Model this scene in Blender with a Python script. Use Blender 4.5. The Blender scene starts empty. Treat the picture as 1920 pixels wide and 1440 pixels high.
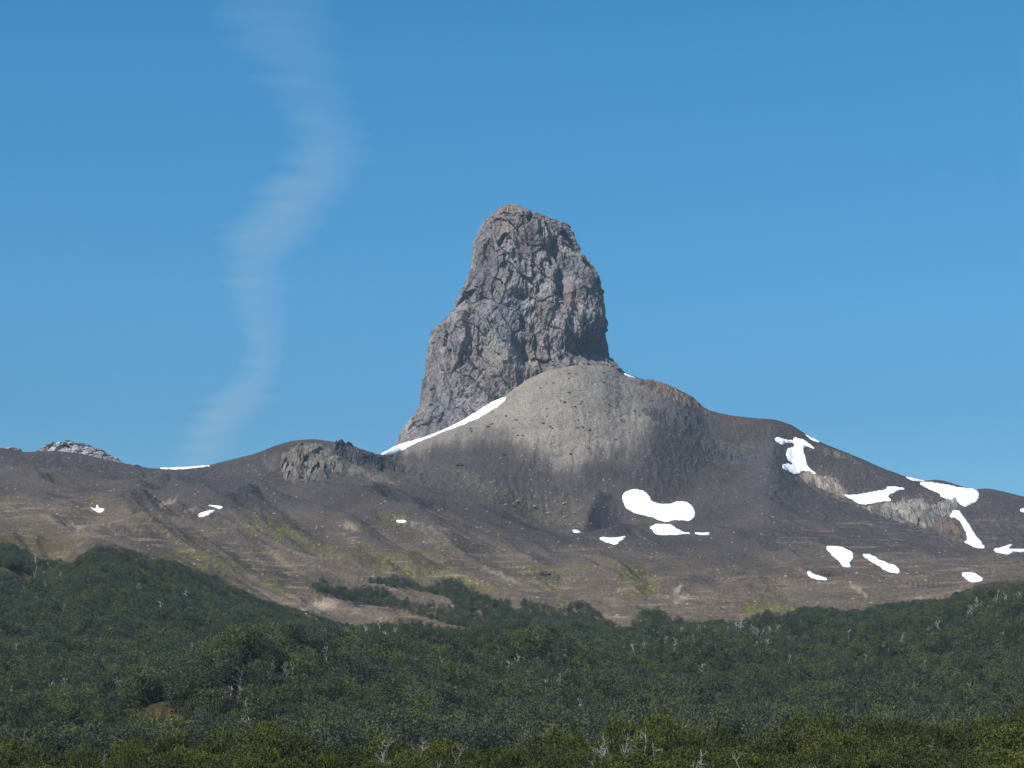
import bpy, math, random
import numpy as np

# ------------------------------------------------------------------ camera, sky, sun, exposure
SC = bpy.context.scene
COL = SC.collection
F = 4330.0            # focal length in photo pixels (photo 1920 wide)
HZ = 1330.0           # photo row of the horizon
cam_d = bpy.data.cameras.new('camera')
cam = bpy.data.objects.new('camera', cam_d)
COL.objects.link(cam)
cam.location = (0, 0, 0)
cam.rotation_euler = (math.radians(90), 0, 0)
cam_d.sensor_width = 36.0
cam_d.lens = F / 1920.0 * 36.0
cam_d.shift_y = (HZ - 720.0) / 1920.0
cam_d.clip_start = 0.5
cam_d.clip_end = 40000
SC.camera = cam

SUN_EL = math.radians(47)
SUN_AZ = math.radians(229)      # clockwise from +Y (straight ahead): behind the camera, to the left
world = bpy.data.worlds.new("World")
SC.world = world
world.use_nodes = True
wn = world.node_tree.nodes
wl = world.node_tree.links
wn.clear()
w_out = wn.new('ShaderNodeOutputWorld')
w_bg = wn.new('ShaderNodeBackground')
w_sky = wn.new('ShaderNodeTexSky')
w_sky.sky_type = 'NISHITA'
w_sky.sun_disc = False
w_sky.sun_elevation = SUN_EL
w_sky.sun_rotation = SUN_AZ
w_sky.altitude = 1500
w_sky.air_density = 1.0
w_sky.dust_density = 0.1
w_sky.ozone_density = 3.0
w_hsv = wn.new('ShaderNodeHueSaturation')
w_hsv.inputs['Hue'].default_value = 0.488
w_hsv.inputs['Saturation'].default_value = 1.36
w_hsv.inputs['Value'].default_value = 1.0
wl.new(w_sky.outputs[0], w_hsv.inputs['Color'])
w_tc = wn.new('ShaderNodeTexCoord'); w_sp = wn.new('ShaderNodeSeparateXYZ'); w_rp = wn.new('ShaderNodeValToRGB'); w_mx = wn.new('ShaderNodeMix')
w_mx.data_type = 'RGBA'; w_mx.blend_type = 'MULTIPLY'; w_mx.inputs[0].default_value = 1.0
wl.new(w_tc.outputs['Generated'], w_sp.inputs[0]); wl.new(w_sp.outputs['Z'], w_rp.inputs[0])
cr = w_rp.color_ramp; cr.elements.new(0.5); cr.elements.new(0.7)
for e_, (p_, c_) in zip(cr.elements, [(0.08, (0.50, 0.62, 0.70)), (0.125, (0.55, 0.66, 0.73)), (0.17, (0.76, 0.83, 0.86)), (0.27, (1, 1, 1))]):
    e_.position = p_; e_.color = (*c_, 1)
wl.new(w_hsv.outputs[0], w_mx.inputs[6]); wl.new(w_rp.outputs[0], w_mx.inputs[7])
wl.new(w_mx.outputs[2], w_bg.inputs['Color'])
wl.new(w_bg.outputs[0], w_out.inputs['Surface'])
w_bg.inputs['Strength'].default_value = 0.10

sun_d = bpy.data.lights.new('sun', 'SUN')
sun_d.energy = 4.9
sun_d.angle = math.radians(0.5)
sun_d.color = (1.0, 0.955, 0.89)
sun = bpy.data.objects.new('sun', sun_d)
COL.objects.link(sun)
from mathutils import Vector
to_sun = Vector((math.sin(SUN_AZ) * math.cos(SUN_EL), math.cos(SUN_AZ) * math.cos(SUN_EL), math.sin(SUN_EL)))
sun.rotation_euler = to_sun.to_track_quat('Z', 'Y').to_euler()
sun.location = to_sun * 3000

SC.view_settings.view_transform = 'Standard'
SC.view_settings.look = 'None'
SC.view_settings.exposure = 0.35
SC.view_settings.gamma = 1.0
SC.render.engine = 'CYCLES'
SC.cycles.max_bounces = 4
SC.cycles.diffuse_bounces = 2
SC.cycles.glossy_bounces = 1
SC.cycles.transmission_bounces = 2
SC.cycles.transparent_max_bounces = 8
SC.cycles.volume_bounces = 0
SC.cycles.volume_max_steps = 64

random.seed(7)
RNG = np.random.default_rng(11)

# ------------------------------------------------------------------ small helpers
def tag(o, label=None, cat=None, group=None, kind=None):
    if label: o['label'] = label
    if cat: o['category'] = cat
    if group: o['group'] = group
    if kind: o['kind'] = kind
    return o

def link(o, parent=None):
    COL.objects.link(o)
    if parent: o.parent = parent
    return o

def empty(name, loc):
    o = bpy.data.objects.new(name, None)
    o.empty_display_size = 1
    COL.objects.link(o)
    o.location = loc
    return o

def mesh_np(name, verts, faces, mat=None, smooth=True, attrs=None):
    """faces: (n,4) or (n,3) int array"""
    me = bpy.data.meshes.new(name)
    verts = np.asarray(verts, dtype=np.float32)
    faces = np.asarray(faces, dtype=np.int32)
    n, k = faces.shape
    me.vertices.add(len(verts))
    me.vertices.foreach_set('co', verts.ravel())
    me.loops.add(n * k)
    me.loops.foreach_set('vertex_index', faces.ravel())
    me.polygons.add(n)
    me.polygons.foreach_set('loop_start', np.arange(0, n * k, k, dtype=np.int32))
    try:
        me.polygons.foreach_set('loop_total', np.full(n, k, dtype=np.int32))
    except Exception:
        pass
    me.update(calc_edges=True)
    me.polygons.foreach_set('use_smooth', np.full(n, smooth, dtype=bool))
    if attrs:
        for an, (dom, arr) in attrs.items():
            if arr.ndim == 1:
                a = me.attributes.new(an, 'FLOAT', dom)
                a.data.foreach_set('value', arr.astype(np.float32).ravel())
            else:
                a = me.attributes.new(an, 'FLOAT_COLOR', dom)
                rgba = np.ones((len(arr), 4), dtype=np.float32)
                rgba[:, :3] = arr
                a.data.foreach_set('color', rgba.ravel())
    if mat: me.materials.append(mat)
    me.validate(clean_customdata=False)
    return me

def sstep(a, b, x):
    t = np.clip((x - a) / (b - a), 0, 1)
    return t * t * (3 - 2 * t)

K_ALB = 0.67
def C(r, g, b):
    """photo sRGB of a sunlit surface -> albedo"""
    v = np.array([r, g, b]) / 255.0
    lin = np.where(v <= 0.04045, v / 12.92, ((v + 0.055) / 1.055) ** 2.4)
    return lin * K_ALB

# ---- noise
_perm = RNG.permutation(256).astype(np.int32)
_perm = np.concatenate([_perm, _perm])
_ga = np.arange(256) * 2.39996
_g2x, _g2y = np.cos(_ga).astype(np.float32), np.sin(_ga).astype(np.float32)
_g3 = RNG.normal(size=(256, 3)); _g3 /= np.linalg.norm(_g3, axis=1)[:, None]; _g3 = _g3.astype(np.float32)

def noise2(x, y, seed=0):
    x = np.asarray(x, np.float64) + seed * 17.31; y = np.asarray(y, np.float64) + seed * 9.77
    xi = np.floor(x); yi = np.floor(y)
    fx = (x - xi).astype(np.float32); fy = (y - yi).astype(np.float32)
    xi = xi.astype(np.int64) & 255; yi = yi.astype(np.int64) & 255
    u = fx * fx * fx * (fx * (fx * 6 - 15) + 10); v = fy * fy * fy * (fy * (fy * 6 - 15) + 10)
    def g(i, j, dx, dy):
        h = _perm[_perm[(xi + i) & 255] + ((yi + j) & 255)]
        return _g2x[h] * dx + _g2y[h] * dy
    n00 = g(0, 0, fx, fy); n10 = g(1, 0, fx - 1, fy); n01 = g(0, 1, fx, fy - 1); n11 = g(1, 1, fx - 1, fy - 1)
    a = n00 + u * (n10 - n00); b = n01 + u * (n11 - n01)
    return 1.5 * (a + v * (b - a))

def fbm2(x, y, octv=5, seed=0, gain=0.5, lac=2.03):
    s = 0; a = 1.0; t = 0
    for k in range(octv):
        s = s + a * noise2(x, y, seed + k * 3)
        t += a; a *= gain; x = x * lac; y = y * lac
    return s / t

def ridged2(x, y, octv=4, seed=0, gain=0.5):
    s = 0; a = 1.0; t = 0
    for k in range(octv):
        s = s + a * (1 - 2 * np.abs(noise2(x, y, seed + k * 3)))
        t += a; a *= gain; x = x * 2.03; y = y * 2.03
    return s / t

def noise3(p, seed=0):
    p = p + seed * np.array([13.7, 7.1, 3.3])
    pi = np.floor(p); f = (p - pi).astype(np.float32); pi = pi.astype(np.int64) & 255
    u = f * f * f * (f * (f * 6 - 15) + 10)
    r = np.zeros(len(p), np.float32)
    for i in (0, 1):
        for j in (0, 1):
            for k in (0, 1):
                h = _perm[_perm[_perm[(pi[:, 0] + i) & 255] + ((pi[:, 1] + j) & 255)] + ((pi[:, 2] + k) & 255)]
                g = _g3[h]
                d = g[:, 0] * (f[:, 0] - i) + g[:, 1] * (f[:, 1] - j) + g[:, 2] * (f[:, 2] - k)
                w = (u[:, 0] if i else 1 - u[:, 0]) * (u[:, 1] if j else 1 - u[:, 1]) * (u[:, 2] if k else 1 - u[:, 2])
                r += w * d
    return 1.5 * r

def fbm3(p, octv=4, seed=0, gain=0.5):
    s = 0; a = 1.0; t = 0
    for k in range(octv):
        s = s + a * noise3(p, seed + k); t += a; a *= gain; p = p * 2.03
    return s / t

def ridged3(p, octv=4, seed=0, gain=0.5):
    s = 0; a = 1.0; t = 0
    for k in range(octv):
        s = s + a * (1 - 2 * np.abs(noise3(p, seed + k))); t += a; a *= gain; p = p * 2.03
    return s / t

def facets3(p, seed=0):
    """broken-rock relief: nearest random cell, each cell a tilted plane. returns relief, edge closeness, cell random"""
    p = p + seed * np.array([5.3, 11.9, 2.7])
    pi = np.floor(p).astype(np.int64); f = p - pi
    best = np.full(len(p), 9.0); sec = np.full(len(p), 9.0)
    rel = np.zeros(len(p)); rnd = np.zeros(len(p))
    for i in (-1, 0, 1):
        for j in (-1, 0, 1):
            for k in (-1, 0, 1):
                h = _perm[_perm[_perm[(pi[:, 0] + i) & 255] + ((pi[:, 1] + j) & 255)] + ((pi[:, 2] + k) & 255)]
                h2 = _perm[h + 37]; h3 = _perm[h2 + 91]; h4 = _perm[h3 + 5]
                d = np.stack([i + (h / 255.0) - f[:, 0], j + (h2 / 255.0) - f[:, 1], k + (h3 / 255.0) - f[:, 2]], 1)
                dist = (d * d).sum(1)
                r = -(d * _g3[h4]).sum(1) + (h4 / 255.0 - 0.5) * 0.8
                m = dist < best
                sec = np.where(m, best, np.minimum(sec, dist))
                best = np.where(m, dist, best); rel = np.where(m, r, rel); rnd = np.where(m, h2 / 255.0, rnd)
    return rel, np.sqrt(sec) - np.sqrt(best), rnd

def pchip(xk, yk, x):
    """monotone cubic along axis 0; xk, yk (K,) ; x any"""
    xk = np.asarray(xk, float); yk = np.asarray(yk, float)
    h = np.diff(xk); d = np.diff(yk) / h
    m = np.zeros(len(xk))
    for i in range(1, len(xk) - 1):
        if d[i - 1] * d[i] > 0:
            w1 = 2 * h[i] + h[i - 1]; w2 = h[i] + 2 * h[i - 1]
            m[i] = (w1 + w2) / (w1 / d[i - 1] + w2 / d[i])
    x = np.clip(x, xk[0], xk[-1])
    i = np.clip(np.searchsorted(xk, x) - 1, 0, len(xk) - 2)
    t = (x - xk[i]) / h[i]
    return ((1 + 2 * t) * (1 - t) ** 2) * yk[i] + t * (1 - t) ** 2 * h[i] * m[i] + t * t * (3 - 2 * t) * yk[i + 1] + t * t * (t - 1) * h[i] * m[i + 1]

def K(*pts):
    a = np.array(pts, float)
    return lambda x: pchip(a[:, 0], a[:, 1], x)

def poly_sd(poly, X, Y):
    """signed distance to polygon (negative inside), nearest boundary point"""
    poly = np.asarray(poly, float)
    n = len(poly)
    best = np.full(X.shape, 1e12); bx = np.zeros(X.shape); by = np.zeros(X.shape)
    ins = np.zeros(X.shape, bool)
    for i in range(n):
        x0, y0 = poly[i]; x1, y1 = poly[(i + 1) % n]
        dx, dy = x1 - x0, y1 - y0
        L = dx * dx + dy * dy + 1e-9
        t = np.clip(((X - x0) * dx + (Y - y0) * dy) / L, 0, 1)
        qx = x0 + t * dx; qy = y0 + t * dy
        d = (X - qx) ** 2 + (Y - qy) ** 2
        m = d < best
        best = np.where(m, d, best); bx = np.where(m, qx, bx); by = np.where(m, qy, by)
        if y0 != y1:
            c = ((y0 > Y) != (y1 > Y)) & (X < (x1 - x0) * (Y - y0) / (y1 - y0) + x0)
            ins ^= c
    sd = np.sqrt(best)
    return np.where(ins, -sd, sd), bx, by

def line_dist(pts, X, Y):
    best = np.full(X.shape, 1e12)
    for (x0, y0), (x1, y1) in zip(pts[:-1], pts[1:]):
        dx, dy = x1 - x0, y1 - y0
        t = np.clip(((X - x0) * dx + (Y - y0) * dy) / (dx * dx + dy * dy + 1e-9), 0, 1)
        best = np.minimum(best, (X - x0 - t * dx) ** 2 + (Y - y0 - t * dy) ** 2)
    return np.sqrt(best)

# ------------------------------------------------------------------ materials
def new_mat(name):
    m = bpy.data.materials.new(name)
    m.use_nodes = True
    nt = m.node_tree
    b = nt.nodes['Principled BSDF']
    b.inputs['Roughness'].default_value = 0.95
    b.inputs['Specular IOR Level'].default_value = 0.15
    return m, nt, b

def nd(nt, typ, **kw):
    n = nt.nodes.new(typ)
    for k, v in kw.items():
        if k in n.inputs.keys():
            n.inputs[k].default_value = v
        else:
            setattr(n, k, v)
    return n

def mapping(nt, sc, rot=(0, 0, 0)):
    tc = nt.nodes.new('ShaderNodeTexCoord')
    mp = nt.nodes.new('ShaderNodeMapping')
    mp.inputs['Scale'].default_value = sc
    mp.inputs['Rotation'].default_value = rot
    nt.links.new(tc.outputs['Object'], mp.inputs['Vector'])
    return mp.outputs[0]

def ramp(nt, src, stops):
    r = nt.nodes.new('ShaderNodeValToRGB')
    cr = r.color_ramp
    while len(cr.elements) < len(stops): cr.elements.new(0.5)
    for e, (p, c) in zip(cr.elements, stops):
        e.position = p; e.color = (c, c, c, 1) if not hasattr(c, '__len__') else (*c, 1)
    nt.links.new(src, r.inputs[0])
    return r.outputs[0]

def mul(nt, a, b, mode='MULTIPLY', fac=1.0):
    n = nt.nodes.new('ShaderNodeMix'); n.data_type = 'RGBA'; n.blend_type = mode
    if hasattr(fac, 'is_output'): nt.links.new(fac, n.inputs[0])
    else: n.inputs[0].default_value = fac
    for s, v in ((6, a), (7, b)):
        if hasattr(v, 'is_output'): nt.links.new(v, n.inputs[s])
        else: n.inputs[s].default_value = (*v, 1)
    return n.outputs[2]

def ground_material():
    m, nt, b = new_mat('hillside_scree')
    at = nd(nt, 'ShaderNodeAttribute', attribute_name='col')
    n1 = nd(nt, 'ShaderNodeTexNoise', Scale=1.0, Detail=6.0, Roughness=0.62)
    nt.links.new(mapping(nt, (0.012, 0.006, 0.03)), n1.inputs['Vector'])
    v1 = ramp(nt, n1.outputs[0], [(0.30, 0.78), (0.70, 1.22)])
    c = mul(nt, at.outputs['Color'], v1)
    # terracettes: thin contour-following pale streaks where 'strk' is set
    st = nd(nt, 'ShaderNodeAttribute', attribute_name='strk')
    n2 = nd(nt, 'ShaderNodeTexNoise', Scale=1.0, Detail=5.0, Roughness=0.6)
    nt.links.new(mapping(nt, (0.018, 0.010, 0.30)), n2.inputs['Vector'])
    s2 = ramp(nt, n2.outputs[0], [(0.54, 0.0), (0.62, 1.0)])
    sm = nd(nt, 'ShaderNodeMath', operation='MULTIPLY')
    nt.links.new(s2, sm.inputs[0]); nt.links.new(st.outputs['Fac'], sm.inputs[1])
    c = mul(nt, c, tuple(C(158, 140, 122)), 'MIX', sm.outputs[0])
    n5 = nd(nt, 'ShaderNodeTexNoise', Scale=1.0, Detail=5.0, Roughness=0.65)
    nt.links.new(mapping(nt, (0.28, 0.02, 0.10), (0, 0, math.radians(35.5))), n5.inputs['Vector'])
    s5 = ramp(nt, n5.outputs[0], [(0.34, 0.78), (0.5, 1.0), (0.66, 1.25)])
    c = mul(nt, c, s5, 'MULTIPLY', st.outputs['Fac'])
    # grain: dark and pale stones
    n3 = nd(nt, 'ShaderNodeTexNoise', Scale=0.45, Detail=5.0, Roughness=0.75)
    nt.links.new(mapping(nt, (1, 0.35, 1.4)), n3.inputs['Vector'])
    v3 = ramp(nt, n3.outputs[0], [(0.31, 0.52), (0.5, 1.0), (0.70, 1.6)])
    c = mul(nt, c, v3)
    vo = nd(nt, 'ShaderNodeTexVoronoi', Scale=0.16)
    nt.links.new(mapping(nt, (1, 0.6, 1.6)), vo.inputs['Vector'])
    sp = ramp(nt, vo.outputs['Distance'], [(0.12, 1.0), (0.24, 0.0)])
    spr = ramp(nt, vo.outputs['Color'], [(0.72, 0.0), (0.76, 1.0)])
    sm2 = nd(nt, 'ShaderNodeMath', operation='MULTIPLY')
    nt.links.new(sp, sm2.inputs[0]); nt.links.new(spr, sm2.inputs[1])
    c = mul(nt, c, tuple(C(170, 165, 158)), 'MIX', sm2.outputs[0])
    nt.links.new(c, b.inputs['Base Color'])
    bp = nd(nt, 'ShaderNodeBump', Strength=0.5, Distance=1.2)
    nt.links.new(n3.outputs[0], bp.inputs['Height'])
    n6 = nd(nt, 'ShaderNodeTexNoise', Scale=0.13, Detail=4.0, Roughness=0.6)
    nt.links.new(mapping(nt, (1, 0.4, 1)), n6.inputs['Vector'])
    bp2 = nd(nt, 'ShaderNodeBump', Strength=0.75, Distance=5.0)
    inv = nd(nt, 'ShaderNodeMath', operation='MULTIPLY_ADD'); inv.inputs[1].default_value = -0.7; inv.inputs[2].default_value = 0.75
    nt.links.new(st.outputs['Fac'], inv.inputs[0]); nt.links.new(inv.outputs[0], bp2.inputs['Strength'])
    nt.links.new(n6.outputs[0], bp2.inputs['Height'])
    nt.links.new(bp.outputs[0], bp2.inputs['Normal'])
    nt.links.new(bp2.outputs[0], b.inputs['Normal'])
    return m

def rock_material(name, detail_scale=0.35, bump=1.0, bdist=2.0):
    m, nt, b = new_mat(name)
    at = nd(nt, 'ShaderNodeAttribute', attribute_name='col')
    n1 = nd(nt, 'ShaderNodeTexNoise', Scale=detail_scale, Detail=7.0, Roughness=0.76)
    nt.links.new(mapping(nt, (1, 1, 0.8)), n1.inputs['Vector'])
    v1 = ramp(nt, n1.outputs[0], [(0.28, 0.56), (0.5, 1.0), (0.72, 1.5)])
    c = mul(nt, at.outputs['Color'], v1)
    nt.links.new(c, b.inputs['Base Color'])
    vo = nd(nt, 'ShaderNodeTexVoronoi', Scale=detail_scale * 0.8)
    nt.links.new(mapping(nt, (1, 1, 0.7), (0.2, 0.3, 0.1)), vo.inputs['Vector'])
    ad = nd(nt, 'ShaderNodeMath', operation='ADD')
    nt.links.new(n1.outputs[0], ad.inputs[0]); nt.links.new(vo.outputs['Distance'], ad.inputs[1])
    bp = nd(nt, 'ShaderNodeBump', Strength=bump, Distance=bdist)
    nt.links.new(ad.outputs[0], bp.inputs['Height'])
    nt.links.new(bp.outputs[0], b.inputs['Normal'])
    return m

def snow_material():
    m, nt, b = new_mat('old_snow')
    n1 = nd(nt, 'ShaderNodeTexNoise', Scale=0.06, Detail=4.0)
    nt.links.new(mapping(nt, (1, 0.5, 1)), n1.inputs['Vector'])
    c = ramp(nt, n1.outputs[0], [(0.3, (0.90, 0.91, 0.93)), (0.7, (0.95, 0.95, 0.95))])
    gr_ = nd(nt, 'ShaderNodeAttribute', attribute_name='grit')
    n2 = nd(nt, 'ShaderNodeTexNoise', Scale=0.30, Detail=4.0, Roughness=0.7)
    nt.links.new(mapping(nt, (1, 0.3, 1)), n2.inputs['Vector'])
    g2 = ramp(nt, n2.outputs[0], [(0.46, 0.0), (0.60, 1.0)])
    gm_ = nd(nt, 'ShaderNodeMath', operation='MULTIPLY')
    nt.links.new(g2, gm_.inputs[0]); nt.links.new(gr_.outputs['Fac'], gm_.inputs[1])
    c = mul(nt, c, (0.30, 0.27, 0.25), 'MIX', gm_.outputs[0])
    nt.links.new(c, b.inputs['Base Color'])
    b.inputs['Roughness'].default_value = 0.7
    return m

def leaf_material(name, dark, light, var=0.35):
    m, nt, b = new_mat(name)
    at = nd(nt, 'ShaderNodeAttribute', attribute_name='shade')
    oi = nt.nodes.new('ShaderNodeObjectInfo')
    c = mul(nt, tuple(dark), tuple(light), 'MIX', at.outputs['Fac'])
    v = ramp(nt, oi.outputs['Random'], [(0.0, (1 - var, 1 - var, 1 - var * 0.8)), (0.5, (1, 1, 1)), (1.0, (1 + var * 1.3, 1 + var, 1 - var * 0.4))])
    c = mul(nt, c, v)
    nt.links.new(c, b.inputs['Base Color'])
    b.inputs['Roughness'].default_value = 0.7
    b.inputs['Specular IOR Level'].default_value = 0.2
    tr = nt.nodes.new('ShaderNodeBsdfTranslucent')
    nt.links.new(c, tr.inputs['Color'])
    mx = nt.nodes.new('ShaderNodeMixShader'); mx.inputs[0].default_value = 0.32
    nt.links.new(b.outputs[0], mx.inputs[1]); nt.links.new(tr.outputs[0], mx.inputs[2])
    nt.links.new(mx.outputs[0], nt.nodes['Material Output'].inputs['Surface'])
    return m

def bark_material(name, c0, c1, sc=3.0):
    m, nt, b = new_mat(name)
    n1 = nd(nt, 'ShaderNodeTexNoise', Scale=sc, Detail=5.0, Roughness=0.7)
    nt.links.new(mapping(nt, (1, 1, 0.25)), n1.inputs['Vector'])
    c = ramp(nt, n1.outputs[0], [(0.3, tuple(c0)), (0.7, tuple(c1))])
    nt.links.new(c, b.inputs['Base Color'])
    return m

M_GROUND = ground_material()
M_ROCK = rock_material('tower_rock', 0.34, 0.9, 2.0)
M_CROP = rock_material('outcrop_rock', 0.35, 0.8, 1.5)
M_SNOW = snow_material()
M_BOULD = rock_material('boulder_rock', 1.4, 0.4, 0.25)
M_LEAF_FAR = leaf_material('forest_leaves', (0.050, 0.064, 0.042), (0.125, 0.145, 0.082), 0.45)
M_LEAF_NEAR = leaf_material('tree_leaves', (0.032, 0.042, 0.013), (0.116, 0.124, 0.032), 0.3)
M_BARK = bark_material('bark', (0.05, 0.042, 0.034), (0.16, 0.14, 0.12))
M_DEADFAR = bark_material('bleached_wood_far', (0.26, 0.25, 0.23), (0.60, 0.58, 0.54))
M_DEAD = bark_material('bleached_wood', (0.16, 0.15, 0.135), (0.48, 0.46, 0.42))

# ------------------------------------------------------------------ hillside (one sheet, real relief)
sky_y = K((-1500, 900), (-300, 850), (0, 840), (15, 843), (40, 848), (90, 846), (130, 848), (200, 862), (250, 873), (300, 879), (380, 874), (430, 863),
          (480, 850), (520, 835), (555, 826), (580, 824), (620, 828), (680, 843), (712, 852), (724, 848), (750, 832), (807, 815),
          (840, 801), (877, 782), (917, 757), (945, 743), (965, 728), (1000, 706), (1040, 692), (1090, 685), (1150, 687), (1168, 697),
          (1200, 710), (1240, 718), (1290, 740), (1330, 770), (1345, 774), (1400, 783), (1450, 787), (1480, 796), (1520, 820), (1560, 838),
          (1610, 858), (1660, 880), (1700, 894), (1735, 902), (1753, 900), (1800, 911), (1830, 918), (1850, 917), (1880, 922), (1920, 932), (2200, 990), (3400, 1100))
sky_D = K((-1500, 2980), (690, 2980), (712, 3000), (760, 3230), (800, 3205), (850, 3180), (950, 3152), (1050, 3150), (1120, 3185), (1170, 3255), (1250, 3290), (3400, 3290))
N_D = K((-1500, 2900), (680, 2890), (760, 2960), (1200, 2990), (1330, 3080), (1440, 3190), (1600, 3120), (1800, 3000), (1920, 2950), (3400, 2900))
N_y = K((-1500, 910), (0, 862), (200, 884), (300, 892), (400, 888), (520, 862), (620, 858), (700, 880), (760, 890), (850, 880), (950, 868), (1060, 862), (1200, 862),
        (1330, 880), (1440, 832), (1500, 882), (1600, 930), (1700, 950), (1800, 988), (1920, 1012), (3400, 1120))
L_D = K((-1500, 2700), (1180, 2710), (1323, 2860), (1440, 3050), (1600, 2960), (1800, 2810), (1920, 2750), (3400, 2700))
L_y = K((-1500, 930), (0, 893), (200, 905), (400, 914), (560, 920), (720, 912), (760, 914), (840, 934), (923, 945), (1010, 985), (1073, 999), (1123, 1011),
        (1203, 1008), (1323, 955), (1400, 890), (1440, 856), (1500, 906), (1600, 950), (1700, 982), (1800, 1014), (1850, 1030), (1920, 1042), (3400, 1160))
M_y = K((-1500, 918), (0, 876), (200, 893), (400, 900), (560, 892), (720, 898), (760, 905), (840, 922), (923, 938), (1010, 990), (1073, 1006), (1123, 1018),
        (1203, 1004), (1323, 920), (1400, 872), (1440, 851), (1500, 910), (1600, 955), (1700, 985), (1800, 1016), (1850, 1032), (1920, 1044), (3400, 1170))
k_y = K((-1500, 980), (0, 938), (200, 944), (400, 962), (560, 982), (720, 990), (900, 1010), (1060, 1035), (1200, 1052), (1330, 1062), (1420, 1050), (1600, 1055), (1800, 1066), (1920, 1072), (3400, 1160))
j_y = K((-1500, 1010), (0, 990), (200, 988), (400, 1032), (560, 1082), (720, 1105), (900, 1120), (1060, 1128), (1200, 1135), (1400, 1125), (1600, 1110), (1800, 1100), (1920, 1095), (3400, 1140))
i_y = K((-1500, 1060), (0, 1050), (100, 1085), (180, 1042), (330, 1092), (440, 1140), (560, 1180), (640, 1196), (900, 1200), (1000, 1190), (1160, 1190),
        (1300, 1180), (1520, 1165), (1640, 1170), (1780, 1146), (1850, 1120), (1920, 1112), (3400, 1080))
h_y = K((-1500, 1140), (0, 1140), (200, 1120), (400, 1170), (640, 1225), (900, 1240), (1200, 1240), (1500, 1225), (1800, 1190), (1920, 1180), (3400, 1150))
g_y = K((-1500, 1240), (0, 1250), (200, 1260), (400, 1300), (640, 1292), (900, 1290), (1300, 1300), (1600, 1290), (1920, 1270), (3400, 1240))
const = lambda v: (lambda x: np.full(np.shape(x), float(v)))
ROWS = [  # depth D(px), photo row y(px), samples towards the next row, relief weight
    (const(20), const(1690), 6, 0.0),
    (const(60), const(1640), 6, 0.1),
    (const(150), const(1580), 6, 0.2),
    (const(230), const(1590), 6, 0.3),
    (const(330), const(1570), 8, 0.4),
    (const(450), const(1495), 30, 0.5),
    (const(700), const(1392), 50, 0.8),
    (const(1000), g_y, 60, 1.0),
    (const(1400), h_y, 60, 1.0),
    (const(1800), i_y, 70, 1.0),
    (const(2100), j_y, 75, 1.0),
    (const(2450), k_y, 75, 0.9),
    (L_D, L_y, 22, 0.35),
    (lambda x: L_D(x) + 100, M_y, 36, 0.3),
    (N_D, N_y, 110, 0.3),
    (sky_D, sky_y, 16, 0.05),
    (lambda x: sky_D(x) + 60, lambda x: sky_y(x) + 4, 10, 0.05),
    (lambda x: sky_D(x) + 350, lambda x: sky_y(x) + 60, 10, 0.3),
    (const(5000), const(1050), 10, 0.3),
    (const(8000), const(1300), 0, 0.2),
]
# fix order on the right where the crest row comes close to the next one
px_mid = np.arange(-60, 1981, 2.0)
left_o = -60 - np.geomspace(3, 3100, 46)[::-1]
right_o = 1980 + np.geomspace(3, 3100, 46)
PX = np.concatenate([left_o, px_mid, right_o])
nc = len(PX)
KD = np.stack([r[0](PX) for r in ROWS]); KY = np.stack([r[1](PX) for r in ROWS])
for k in range(1, len(ROWS)):
    KD[k] = np.maximum(KD[k], KD[k - 1] + 8)
KZ = (HZ - KY) / F * KD
WT = np.array([r[3] for r in ROWS])

def hermite_rows(KD, KZ):
    h = np.diff(KD, axis=0); d = np.diff(KZ, axis=0) / h
    m = np.zeros_like(KZ)
    a, b = d[:-1], d[1:]
    w1 = 2 * h[1:] + h[:-1]; w2 = h[1:] + 2 * h[:-1]
    same = a * b > 0
    with np.errstate(divide='ignore', invalid='ignore'):
        mm = (w1 + w2) / (w1 / a + w2 / b)
    m[1:-1] = np.where(same, mm, 0)
    m[0] = d[0]; m[-1] = d[-1]
    Ds, Zs, Ws = [], [], []
    for k in range(len(KD) - 1):
        n = ROWS[k][2]
        ts = np.arange(n) / n
        for t in ts:
            Ds.append(KD[k] + t * h[k])
            Zs.append((1 + 2 * t) * (1 - t) ** 2 * KZ[k] + t * (1 - t) ** 2 * h[k] * m[k] + t * t * (3 - 2 * t) * KZ[k + 1] + t * t * (t - 1) * h[k] * m[k + 1])
            Ws.append(WT[k] + (WT[k + 1] - WT[k]) * t * t * (3 - 2 * t))
    Ds.append(KD[-1]); Zs.append(KZ[-1]); Ws.append(WT[-1])
    return np.array(Ds), np.array(Zs), np.array(Ws)[:, None]

TD, TZ, TW = hermite_rows(KD, KZ)         # (rows, cols)
nr = TD.shape[0]
TPX = np.broadcast_to(PX, TD.shape)
TX = (TPX - 960) / F * TD
TY0 = HZ - TZ / TD * F

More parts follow.
